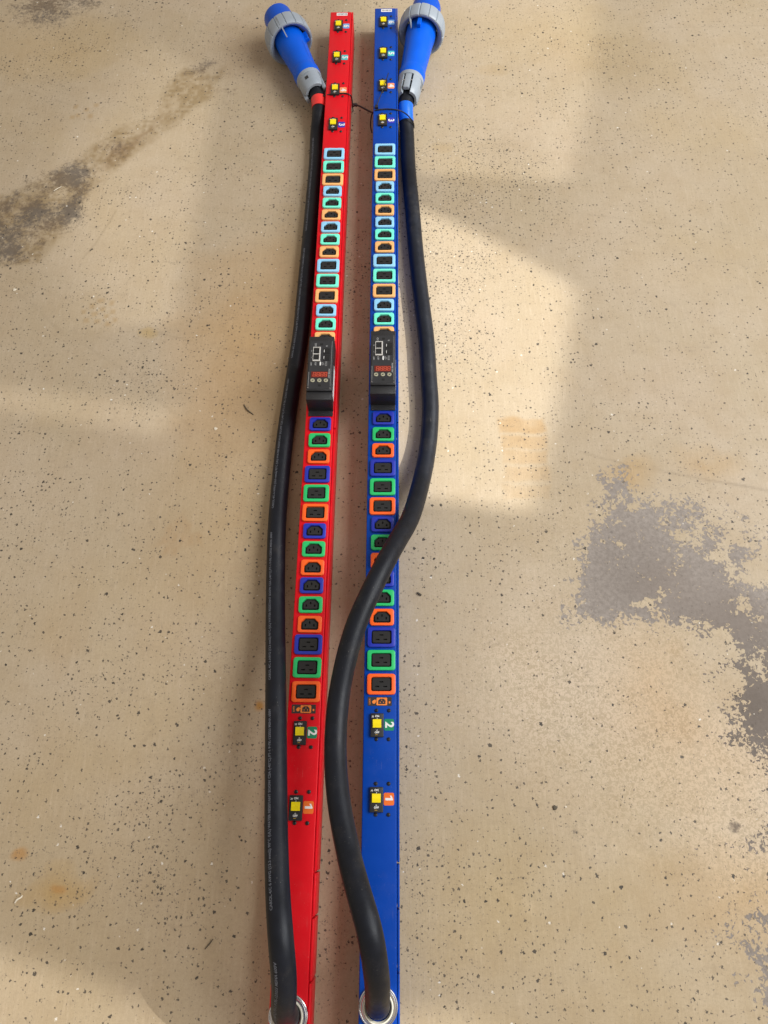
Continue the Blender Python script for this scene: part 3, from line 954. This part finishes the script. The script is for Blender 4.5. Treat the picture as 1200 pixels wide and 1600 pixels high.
def power_strip(label, key, loc, rotz, side_label):
    root = thing('power_strip', label, 'power strip', loc, rotz, 'rack power strips lying side by side')
    paint = M[key]
    w = 0.025
    y0, y1 = -0.262, 1.6685
    # housing: a folded channel, its corner at the far end rounded
    hb = MB().box(-w, w - 0.0036, y0, y1, 0.0005, HS, 0.0016, 3)
    obj('housing', shared('strip_housing', lambda: hb), paint, root)
    # the side cover clips over the right edge, in lengths with a notch between
    for a, b in ((y0 + 0.001, -0.158), (-0.1555, -0.088), (-0.0855, -0.036), (-0.0335, 0.62), (0.6225, 1.641)):
        obj('side_cover', MB().box(w - 0.0031, w, a, b, 0.0008, HS - 0.0008, 0.0009, 2), paint, root)
    obj('end_cap', MB().box(w - 0.0032, w - 0.0003, 1.6425, y1, 0.0008, HS - 0.0002, 0.0009, 2), paint, root)
    # outlets in banks of three colours
    for y, big, c in LAYOUT:
        kind = 'large' if big else 'small'
        f = obj('outlet', shared('outlet_frame_' + kind, lambda: outlet_frame(big)), FRAME[c], root,
                (random.uniform(-.0002, .0002) - (0.0004 if big else 0), y, HS + 0.0001), random.uniform(-.006, .006),
                '%s %s outlet' % (kind, c))
        obj('socket', shared('outlet_socket_' + kind, lambda: outlet_socket(big)), M['socket'], f)
        obj('socket_recess', shared('outlet_recess_' + kind, lambda: outlet_recess(big)), M['hole'], f)
    # circuit breakers with numbers one to six
    for num, y in ((6, 1.6206), (5, 1.5199), (4, 1.4206), (3, 1.3199), (2, 0.1388), (1, 0.0425)):
        b = obj('circuit_breaker', shared('breaker_body', breaker_body), M['black'], root, (-0.0057, y - 0.0005, HS), 0,
                'breaker number %d with yellow rocker' % num)
        obj('rocker_switch', shared('breaker_rocker', rocker), M['yellow'], b, (0, 0.0018, 0))
        obj('breaker_lettering', shared('breaker_print', breaker_print), M['white'], b)
        obj('amber_mark', shared('breaker_mark', lambda: MB().box(-.0017, .0017, -.0003, .0003, 0, .0001)), M['amber'], b, (-0.0005, -0.0130, 0.0042))
        for sx, sy in ((-0.0068, 0.0197), (0.0106, 0.0197), (-0.0066, -0.0190), (0.0104, -0.0190)):
            obj('screw', shared('black_screw', screw), M['black'], root, (sx, y + sy, HS), random.uniform(0, 3))
        st = obj('number_sticker', shared('sticker_plate', lambda: slab(rrect(0.0138, 0.0158, [0.0022] * 4), 0, 0.0003)),
                 STICK[num], root, (0.0109, y + 0.0004, HS), 0, 'sticker with number %d' % num)
        obj('numeral', shared('numeral_%d' % num, lambda: numeral(num)),
            M['paper'], st, (0, 0, 0.00042))
    # legend with a hand and an outlet
    lg = obj('legend_sticker', shared('legend_plate', lambda: slab(rrect(0.0338, 0.0122, [0.001] * 4), 0, 0.0002)), M['legend'], root,
             (-0.0024, 0.1709, HS))
    obj('legend_icon', shared('legend_icon', legend_icon), M['legendorange'], lg)
    # serial sticker at the far end
    ss = obj('serial_sticker', shared('serial_plate', lambda: slab(rrect(0.0235, 0.0092, [0.0004] * 4, n=2), 0, 0.0002)), M['paper'], root,
             (0.0005, 1.6605, HS))
    obj('serial_lettering', shared('serial_text', lambda: put_text(MB(), '10168123', 0.0052, 0, 0, 0, bold=0.03)), M['black'], ss, (0, 0, 0.0003))
    # sticker partly under the cord
    obj('rating_label', shared('rating_plate', lambda: slab(rrect(0.026, 0.030, [0.001] * 4, n=2), 0, 0.0002)), M['paper'], root,
        (side_label[0], side_label[1], HS))
    # cord gland near the close end
    g = obj('cord_gland', shared('gland_body', gland_body), M['steel'], root, (-0.0012, -0.1915, HS))
    obj('gland_bushing', shared('gland_bushing', gland_bushing), M['cream'], g)

    # control module: raised box with ports, display and buttons
    mx = -0.0004
    mw, zt = 0.0208, HS + 0.040
    ya, yb = 0.6530, 0.7740
    mod = obj('control_module', shared('module_body', lambda: MB().box(-mw, mw, ya + 0.0152, yb, 0.0, 0.040, 0.0008, 2)
                                       .box(-mw, mw, ya, ya + 0.0148, 0.0, 0.0368, 0.0008, 2)
                                       .box(-mw + 0.0006, mw - 0.0006, ya - 0.0098, ya + 0.001, 0.0, 0.0022, 0.0005, 1)),
              M['crinkle'], root, (mx, 0, HS))
    pz = 0.0400
    obj('front_panel', shared('module_panel', lambda: MB().box(-0.0186, 0.0186, 0.6706, 0.7640, pz - 0.002, pz + 0.0009, 0.0005, 1)), M['panel'], mod)
    pz += 0.0009
    # edge strips of the panel and its two fixings
    obj('panel_trim', shared('panel_trim', lambda: MB().box(-0.0183, -0.0178, 0.6755, 0.7035, pz, pz + 0.0001)
                             .box(0.0176, 0.0180, 0.676, 0.7640, pz, pz + 0.0001)), M['greyprint'], mod)
    for x, y in ((-0.0180, 0.6732), (0.0177, 0.6722)):
        obj('panel_rivet', shared('panel_rivet', lambda: MB().lathe([(0.0010, 0), (0.0007, 0.0005)], 10, cap1=True)), M['steel'], mod, (x, y, pz))
    for x, y in ((0.0005, 0.7575), (0.0004, 0.6772)):
        obj('panel_slot', shared('panel_slot', lambda: MB().box(-.0023, .0023, -.0020, .0020, 0, .0002)), M['hole'], mod, (x, y, pz))
    np_ = shared('network_port_shell', lambda: MB().box(-0.0062, 0.0062, 0.7238, 0.7262, pz - .001, pz + .0016, .0003, 1)
                 .box(-0.0062, 0.0062, 0.7502, 0.7516, pz - .001, pz + .0016, .0003, 1)
                 .box(-0.0062, 0.0042, 0.7372, 0.7386, pz - .001, pz + .0013, .0002, 1)
                 .box(0.0041, 0.0062, 0.7256, 0.7508, pz - .001, pz + .00155, .0003, 1)
                 .box(-0.0062, -0.0055, 0.7256, 0.7508, pz - .001, pz + .00155, .0002, 1))
    obj('network_port', np_, M['portwhite'], mod, (-0.0068, 0, 0), 0, 'pale double network port')
    for y in (0.7317, 0.7444):
        obj('port_opening', shared('port_opening', lambda: MB().box(-.0047, .0047, -.0051, .0051, 0, .0002)
                                   .add([(-.0052, -.003, .0003), (-.002, -.0052, .0003), (.004, -.0052, .0003), (.004, .0052, .0003),
                                         (-.002, .0052, .0003), (-.0052, .003, .0003)], [tuple(range(6))])), M['hole'], mod, (-0.0076, y, pz))
    for y in (0.7312, 0.7440):
        obj('serial_port', shared('serial_port', lambda: MB().box(-.0058, .0058, -.0058, .0058, -.001, .0009, .0004, 1)), M['black'], mod, (0.0098, y, pz))
        obj('port_opening', shared('round_opening', lambda: round_port_hole(0.0080, 0.0094)), M['hole'], mod, (0.0106, y, pz + 0.0009))
        obj('port_contact', shared('port_contact', lambda: MB().box(-.00035, .00035, -.0026, .0026, 0, .0002)), M['white'], mod, (0.0055, y - 0.0005, pz + 0.0009))
    obj('white_latch', shared('white_latch', lambda: MB().box(-.0010, .0010, -.0038, .0038, 0, .0005, .0002, 1)), M['white'], mod, (0.0000, 0.7192, pz))
    obj('display', shared('display_glass', lambda: MB().box(-.0134, .0134, -.0058, .0058, 0, .0004, .0002, 1)), M['led'], mod, (-0.0008, 0.6982, pz))
    obj('display_digits', shared('display_digits', seven_seg), M['digit'], mod, (0.0, 0.6982, pz + 0.0005))
    for x in (-0.0112, -0.0002, 0.0104):
        obj('push_button', shared('push_button', lambda: MB().lathe([(0.0035, 0), (0.0034, 0.0007), (0.0026, 0.0009), (0.0025, 0.0005)], 20, cap1=True)),
            M['button'], mod, (x, 0.6868, pz))
        obj('button_mark', shared('button_mark', lambda: MB().box(-.0011, .0011, -.0009, .0009, 0, .0005, .0002, 1)), M['panel'], mod, (x, 0.6868, pz + 0.0005))

    def panel_text():
        mb = MB()
        put_text(mb, 'ETH', 0.0046, 0.0096, 0.7192, 0, rot=math.pi / 2, bold=0.02)
        put_text(mb, 'CF', 0.0048, 0.0040, 0.7192, 0, rot=math.pi / 2, bold=0.02)
        put_text(mb, 'A/V', 0.0044, -0.0078, 0.7192, 0, rot=math.pi / 2, bold=0.02)
        put_text(mb, 'I/O', 0.0046, -0.0090, 0.7568, 0, rot=math.pi / 2, bold=0.02)
        put_text(mb, 'R', 0.0042, 0.0094, 0.7542, 0, rot=math.pi / 2, bold=0.02)
        put_text(mb, '0', 0.0040, -0.0152, 0.7442, 0, bold=0.02)
        put_text(mb, '1', 0.0040, -0.0152, 0.7312, 0, bold=0.02)
        put_text(mb, 'POWER UNIT', 0.0030, 0.0150, 0.7000, 0, rot=-math.pi / 2, bold=0.05)
        put_text(mb, 'RESET', 0.0024, -0.0150, 0.7190, 0, rot=math.pi / 2, bold=0.04)
        return mb
    obj('panel_lettering', shared('panel_text', panel_text), M['greyprint'], mod, (0, 0, pz + 0.00012))
    obj('side_sticker', shared('side_sticker', lambda: MB().box(0, .0002, 0.668, 0.727, 0.006, 0.024)), M['paper'], mod, (mw, 0, 0))
    return root


power_strip('long blue rack power strip with a black cord arching across its coloured outlets', 'blue', (-0.0214, 0, 0), 0.0, (-0.0125, -0.1150))
power_strip('long red rack power strip with a black cord running along its side', 'red', (-0.1288, -0.0108, 0), -0.0061, (-0.0150, -0.1120))


# ------------------------------------------------------------------ cords and plugs
RC = 0.0145


def cable_text(frames, radius, starts, s, size, ang):
    """lettering wrapped on the cable, reading away from the gland"""
    L = [0.0]
    for a, b in zip(frames[:-1], frames[1:]):
        L.append(L[-1] + (b[0] - a[0]).length)
    v, f = text_raw(s, size, 0.025, 'LEFT', 2)
    mb = MB()
    for st in starts:
        out = []
        ok = True
        for x, y, _ in v:
            d = st + x * 0.98
            if d > L[-1] - 0.002:
                ok = False
                break
            i = min(max(0, int(np.searchsorted(L, d)) - 1), len(L) - 2)
            t = (d - L[i]) / (L[i + 1] - L[i])
            p = frames[i][0].lerp(frames[i + 1][0], t)
            T = frames[i][1].lerp(frames[i + 1][1], t).normalized()
            up = Vector((0, 0, 1)) - T * T.z
            if up.length < 0.2:
                up = frames[i][2]
            up.normalize()
            left = up.cross(T).normalized()
            a = ang + y / radius
            out.append(p + (radius + 0.00012) * (math.cos(a) * up + math.sin(a) * left))
        if ok:
            mb.add(out, f)
    return mb


def lens(c, r, n=8):
    return [(c[0] + r * math.cos(2 * math.pi * i / n), c[1] + r * math.sin(2 * math.pi * i / n)) for i in range(n)]


def plug(root, clamp_at, toward, roll, mark, c1):
    """pin and sleeve plug; y runs from the cord clamp to the hood"""
    a, b = Vector(clamp_at), Vector(toward)
    y = (b - a).normalized()
    x = y.cross(Vector((0, 0, 1))).normalized()
    z = x.cross(y)
    mw_ = Matrix((x, y, z)).transposed().to_4x4()
    mw_.translation = a
    rot = Matrix.Rotation(roll, 4, 'Y')

    def part(name, mb, mat, parent=None, extra=None):
        o = obj(name, mb, mat, parent or root)
        if parent is None:
            o.matrix_local = mw_ @ rot if extra is None else mw_ @ extra
        return o
    L = (b - a).length
    # L: distance from the clamp end to the centre of the locking ring
    # c1: where the handle starts
    # handle: flares at the clamp, narrows, widens to the ring
    prof = [(0.020, c1 - 0.010), (0.0268, c1 - 0.010), (0.0278, c1 - 0.006), (0.0280, c1 + 0.010), (0.0268, c1 + 0.014), (0.0262, c1 + 0.018),
            (0.0272, c1 + 0.040), (0.0300, L - 0.040), (0.0318, L - 0.024), (0.0322, L - 0.004), (0.0318, L)]
    h = part('plug_handle', MB().lathe(prof, 48, 'y'), M['plugblue'])
    # lugs of the bayonet on the handle
    lug = MB()
    for ang in (0.05,):
        c, s = math.cos(ang), math.sin(ang)
        bx = MB().box(-0.0045, 0.0045, L - 0.034, L - 0.012, 0.029, 0.0395, 0.0012, 1)
        lug.add([(p[0] * c + p[2] * s, p[1], -p[0] * s + p[2] * c) for p in bx.v], bx.f)
    obj('locking_lug', lug, M['plugblue'], h)
    seam = MB()
    for sgn in (1,):
        n = 12
        pts = []
        for i in range(n):
            t = i / (n - 1)
            yy = c1 + 0.022 + t * (L - 0.046 - c1 - 0.022)
            r = 0.0264 + t * 0.0034
            for da in (-0.018, 0.018):
                aa = -0.55 + da
                pts.append((r * 1.002 * math.sin(aa), yy, r * 1.002 * math.cos(aa)))
        seam.add(pts, [(2 * i, 2 * i + 1, 2 * i + 3, 2 * i + 2) for i in range(n - 1)])
    obj('mould_seam', seam, M['hoodblue'], h)
    # hood that shrouds the pins
    hp = [(0.0300, L - 0.002), (0.0315, L + 0.006), (0.0312, L + 0.070), (0.0300, L + 0.074), (0.0270, L + 0.0745), (0.0268, L + 0.020)]
    part('hood', MB().lathe(hp, 48, 'y', cap1=True), M['hoodblue'])

    # locking ring: dished back, grooved rim
    def groove(a_, r, t_):
        if r < 0.0455:
            return r
        d = (a_ / (2 * math.pi) * 15) % 1.0
        return r - (0.0018 if d < 0.07 else 0.0)
    rp = [(0.0330, L + 0.004), (0.0345, L - 0.006), (0.0400, L - 0.0135), (0.0450, L - 0.0165), (0.0476, L - 0.0160), (0.0492, L - 0.0135),
          (0.0498, L - 0.008), (0.0495, L + 0.012), (0.0482, L + 0.018), (0.0455, L + 0.0195), (0.0380, L + 0.0195), (0.0325, L + 0.018)]
    ring = part('locking_ring', MB().lathe(rp, 216, 'y', mod=groove), M['plastgrey'])
    for ang in (mark, mark + math.pi):
        fin = MB()
        c, s = math.cos(ang), math.sin(ang)
        pr = [(L - 0.034, 0.0335), (L - 0.012, 0.0500), (L + 0.012, 0.0512), (L + 0.012, 0.0470), (L - 0.010, 0.0420)]
        v = [(sx, yy, zz) for sx in (-0.0011, 0.0011) for yy, zz in pr]
        n = len(pr)
        f = [tuple(range(n)), tuple(range(2 * n - 1, n - 1, -1))] + [(i, (i + 1) % n, n + (i + 1) % n, n + i) for i in range(n)]
        fin.add([(p[0] * c + p[2] * s, p[1], -p[0] * s + p[2] * c) for p in v], f)
        obj('ring_fin', fin, M['plastgrey'], ring)

    # cord clamp: collar, two jaws and the strap between them
    cl = part('cord_clamp', MB().lathe([(0.0170, c1 - 0.016), (0.0262, c1 - 0.017), (0.0272, c1 - 0.012), (0.0272, c1 - 0.0085), (0.0200, c1 - 0.008)], 40, 'y'),
              M['plastgrey'])

    def jaw(sign):
        mb = MB()
        rings = []
        for yy, ro, ri, hw in ((c1 - 0.016, 0.0262, 0.0165, 0.0215), (0.7 * c1 - 0.0064, 0.0262, 0.0165, 0.0215), (0.3 * c1 + 0.0064, 0.0256, 0.0165, 0.0200),
                               (0.020, 0.0236, 0.0163, 0.0175), (0.016, 0.0216, 0.0163, 0.0160)):
            o_ = []
            for i in range(9):
                aa = math.radians(-66 + 132 * i / 8)
                xx, zz = ro * math.cos(aa), ro * math.sin(aa)
                xx = min(xx, ro * 0.93)
                o_.append((sign * xx, yy, zz))
            for i in range(9):
                aa = math.radians(66 - 132 * i / 8)
                o_.append((sign * ri * math.cos(aa), yy, ri * math.sin(aa)))
            rings.append(o_)
        return mb.rings(rings)
    for sgn in (-1, 1):
        obj('clamp_jaw', jaw(sgn), M['plastgrey'], cl)
    obj('clamp_strap', MB().box(-0.0060, 0.0060, c1 - 0.056, c1 - 0.012, 0.0178, 0.0252, 0.0012, 2)
        .box(-0.0060, 0.0060, c1 - 0.056, c1 - 0.012, -0.0252, -0.0178, 0.0012, 2), M['plastgrey'], cl)
    obj('clamp_screw', MB().box(-0.013, 0.013, c1 - 0.0335, c1 - 0.0310, 0.0205, 0.0225, 0.0005, 1)
        .box(-0.013, 0.013, c1 - 0.0335, c1 - 0.0310, -0.0225, -0.0205, 0.0005, 1), M['steel'], cl)
    for sgn in (-1, 1):
        obj('jaw_mark', MB().box(sgn * 0.0236, sgn * 0.0246, c1 - 0.031, c1 - 0.024, -0.0036, 0.0036, 0.0003, 1), M['panel'], cl)
    return L


def power_cord(label, path, tape, tape_name, tape_at, plug_args, lettering):
    root = thing('power_cable', label, 'power cord', tuple(path[0][:2]) + (0,), 0, 'black power cords with blue plugs')
    org = Vector(root.location)
    P = [Vector(p) - org for p in spline(path, 0.006)]
    mb, fr = tube(P, RC, 28, up=(1, 0, 0))
    cable = obj('cable', mb, M['rubber'], root)
    if lettering:
        starts, s, size, ang = lettering
        for st in starts:
            mb = cable_text(fr, RC, [st], s, size, ang)
            if mb.v:
                obj('cable_lettering', mb, M['cordprint'], cable)
    # band of coloured tape
    L = [0.0]
    for a, b in zip(P[:-1], P[1:]):
        L.append(L[-1] + (b - a).length)
    seg = [p for p, l in zip(P, L) if L[-1] - tape_at[1] < l < L[-1] - tape_at[0]]
    tb, _ = tube(seg, RC + 0.0009, 28, up=(1, 0, 0))
    obj(tape_name, tb, tape, root)
    a, b, roll, mark, c1 = plug_args
    plug(root, Vector(a) - org, Vector(b) - org, roll, mark, c1)
    return root


GB = (-0.0226, -0.1915)
power_cord('black cord with blue plug and blue tape band, arching over the blue strip',
           [(GB[0], GB[1], 0.050), (GB[0], GB[1] + 0.004, 0.075), (GB[0], GB[1] + 0.013, 0.103), (-0.0224, -0.1439, 0.1630), (-0.0298, -0.0973, 0.1940), (-0.0441, -0.0577, 0.1800), (-0.0579, -0.0174, 0.1550), (-0.0725, 0.0420, 0.1350),
            (-0.0792, 0.1006, 0.1180), (-0.0778, 0.1578, 0.1150), (-0.0734, 0.1884, 0.1180), (-0.0653, 0.2265, 0.1250), (-0.0529, 0.2667, 0.1300), (-0.0350, 0.3085, 0.1330), (-0.0151, 0.3555, 0.1220),
            (0.0023, 0.3972, 0.1000), (0.0199, 0.4393, 0.0750), (0.0362, 0.5038, 0.0450), (0.0494, 0.5731, 0.0220), (0.0559, 0.6252, 0.0155), (0.0586, 0.6824, 0.0145), (0.0571, 0.7214, 0.0145), (0.0537, 0.8160, 0.0145),
            (0.0458, 0.9090, 0.0145), (0.0381, 1.0072, 0.0145), (0.0318, 1.1194, 0.0145), (0.0251, 1.2301, 0.0145), (0.0225, 1.3249, 0.0180), (0.0195, 1.3826, 0.0375), (0.0240, 1.4120, 0.0400), (0.0270, 1.4320, 0.0410)],
           M['bluetape'], 'blue_tape_band', (0.047, 0.090), ((0.0195, 1.3826, 0.0395), (0.0558, 1.6010, 0.0495), -0.12, -0.45, 0.0785), None)
GR = (-0.1312, -0.2023)
power_cord('black cord with grey lettering, blue plug and red tape band, left of the red strip',
           [(GR[0], GR[1], 0.050), (GR[0], GR[1] + 0.004, 0.075), (GR[0], GR[1] + 0.013, 0.103), (-0.1261, -0.1516, 0.1500), (-0.1297, -0.1067, 0.1710), (-0.1380, -0.0632, 0.1550), (-0.1458, -0.0127, 0.1350),
            (-0.1514, 0.0311, 0.1180), (-0.1563, 0.0777, 0.1060), (-0.1653, 0.1625, 0.0830), (-0.1716, 0.2186, 0.0660), (-0.1797, 0.2894, 0.0450), (-0.1863, 0.3642, 0.0300), (-0.1905, 0.4414, 0.0230),
            (-0.1917, 0.5002, 0.0165), (-0.1895, 0.5957, 0.0145), (-0.1851, 0.6706, 0.0145), (-0.1768, 0.7760, 0.0145), (-0.1727, 0.8314, 0.0145), (-0.1702, 0.9179, 0.0145), (-0.1669, 1.0325, 0.0145), (-0.1642, 1.1549, 0.0145), (-0.1625, 1.2500, 0.0145),
            (-0.1633, 1.3384, 0.0165), (-0.1600, 1.3560, 0.030), (-0.1617, 1.4055, 0.0395), (-0.1720, 1.4310, 0.0410), (-0.1790, 1.4480, 0.0420)],
           M['redtape'], 'red_tape_band', (0.046, 0.078), ((-0.1617, 1.4055, 0.0405), (-0.2322, 1.5775, 0.0495), 1.15, -1.5, 0.066),
           ([0.19 + 0.292 * k for k in range(-1, 7)], 'CAROL 4/C 6 AWG (13.3 mm2) 90\u00b0C (UL) WATER RESISTANT SOOW CSA (-40\u00b0C) FT-1 P-7K-123033 MSHA 600V', 0.0052, 0.45))


# ------------------------------------------------------------------ cable ties
def tie(label, strap, head, tail, r=0.0013):
    root = thing('cable_tie', label, 'cable tie', (strap[0][0], strap[0][1], 0), 0, 'thin black cable ties')
    org = Vector(root.location)
    mb, fr = tube([Vector(p) - org for p in spline(strap, 0.003)], r, 8)
    # flatten the strap towards what it lies on
    obj('strap', mb, M['black'], root)
    if tail:
        mb, _ = tube([Vector(p) - org for p in spline(tail, 0.003)], r * 0.72, 8)
        obj('tail', mb, M['black'], root)
    h = obj('head', MB().box(-0.0030, 0.0030, -0.0034, 0.0034, -0.0024, 0.0024, 0.0006, 1), M['black'], root, Vector(head[:3]) - org, head[3])
    return root


tie('black cable tie strapping the red strip to its lettered cord',
    [(-0.1853, 1.4299, 0.0120), (-0.1818, 1.4156, 0.0320), (-0.1687, 1.4062, 0.0450), (-0.1506, 1.3994, 0.0500), (-0.1367, 1.3955, 0.0565), (-0.1170, 1.3980, 0.0565), (-0.0999, 1.3978, 0.0565), (-0.0939, 1.3942, 0.0555), (-0.0921, 1.4060, 0.0340), (-0.0919, 1.4136, 0.0040)],
    (*(-0.0884, 1.4016, 0.0270), 0.4), None)
tie('short black cable tie bridging the floor gap between red and blue strips',
    [(-0.0885, 1.4048, 0.0260), (-0.0787, 1.3957, 0.0300), (-0.0652, 1.3860, 0.0300), (-0.0544, 1.3773, 0.0300), (-0.0476, 1.3694, 0.0340)], (*(-0.0843, 1.4002, 0.0280), 1.2), None, 0.0018)
tie('black cable tie with a long loose tail standing up from the blue strip',
    [(-0.0499, 1.3392, 0.0100), (-0.0528, 1.3444, 0.0180), (-0.0519, 1.3483, 0.0360), (-0.0482, 1.3492, 0.0500), (-0.0415, 1.3480, 0.0568), (-0.0246, 1.3505, 0.0568), (-0.0090, 1.3503, 0.0568), (0.0040, 1.3483, 0.0560), (0.0144, 1.3502, 0.0500), (0.0261, 1.3422, 0.0460), (0.0348, 1.3379, 0.0360), (0.0372, 1.3457, 0.0160)],
    (*(-0.0396, 1.3559, 0.0578), 0.1), [(-0.0390, 1.3612, 0.0580), (-0.0351, 1.3734, 0.0600), (-0.0261, 1.4019, 0.0640), (-0.0157, 1.4422, 0.0680)])

# ------------------------------------------------------------------ litter on the floor
def sliver(name, label, cat, path, r, mat, group=None):
    org = Vector((path[0][0], path[0][1], 0))
    P = [Vector(p) - org for p in spline(path, 0.001)]
    n = len(P)
    mb, _ = tube(P, [r * (0.45 + 0.55 * math.sin(math.pi * min(1, 0.15 + 0.8 * i / n))) for i in range(n)], 7)
    o = obj(name, mb, mat)
    o.location = org
    tag(o, label, cat, group)


sliver('straw_fragment', 'pale sliver of straw lying on the dark oil stain', 'straw', [(-0.6951, 1.1945, 0.0010), (-0.6883, 1.2011, 0.0012), (-0.6815, 1.2065, 0.0010)], 0.0008, M['straw'])
sliver('paper_scrap', 'white curled scrap on the floor left of the red strip', 'scrap', [(-0.5135, -0.0880, 0.0010), (-0.5105, -0.0833, 0.0020), (-0.5069, -0.0818, 0.0010), (-0.5049, -0.0787, 0.0010)], 0.0014, M['straw'])
sliver('twig', 'thin dark straight twig left of the lettered cord near its gland', 'twig', [(-0.2517, -0.1398, 0.0010), (-0.2464, -0.1339, 0.0012), (-0.2419, -0.1280, 0.0010)], 0.0008, M['twig'])
sliver('leaf_shred', 'dark curled shred of leaf left of the control module on the red strip', 'leaf', [(-0.2672, 0.6894, 0.0010), (-0.2605, 0.6783, 0.0022), (-0.2547, 0.6737, 0.0012), (-0.2488, 0.6687, 0.0010)], 0.0011, M['twig'])
sliver('bark_chip', 'dark elongated bark chip on the floor right of the blue strip', 'chip', [(0.0323, 0.3466, 0.0012), (0.0353, 0.3444, 0.0016), (0.0388, 0.3425, 0.0012)], 0.0019, M['twig'])
for nm, lab, px, r, mt in (('pebble', 'black round pebble alone on the tan floor at lower right', (0.2204, 0.0352, 0.0000), 0.0034, M['twig']),
                           ('paint_chip', 'white round chip on the floor at far left below the oil stain', (-0.7245, 0.9446, 0.0000), 0.0034, M['straw']),
                           ('plaster_crumb', 'white crumb on the floor close beside the lettered cord', (-0.3124, 0.6414, 0.0000), 0.0030, M['straw'])):
    mb = MB().lathe([(r * 0.8, 0.0), (r, 0.0006), (r * 0.8, 0.0016), (r * 0.3, 0.0020)], 12, cap1=True, mod=lambda a, q, t: q * (1 + 0.12 * math.sin(3 * a + 1) + 0.08 * math.sin(5 * a)))
    o = obj(nm, mb, mt)
    o.location = px
    tag(o, lab, nm.replace('_', ' '))
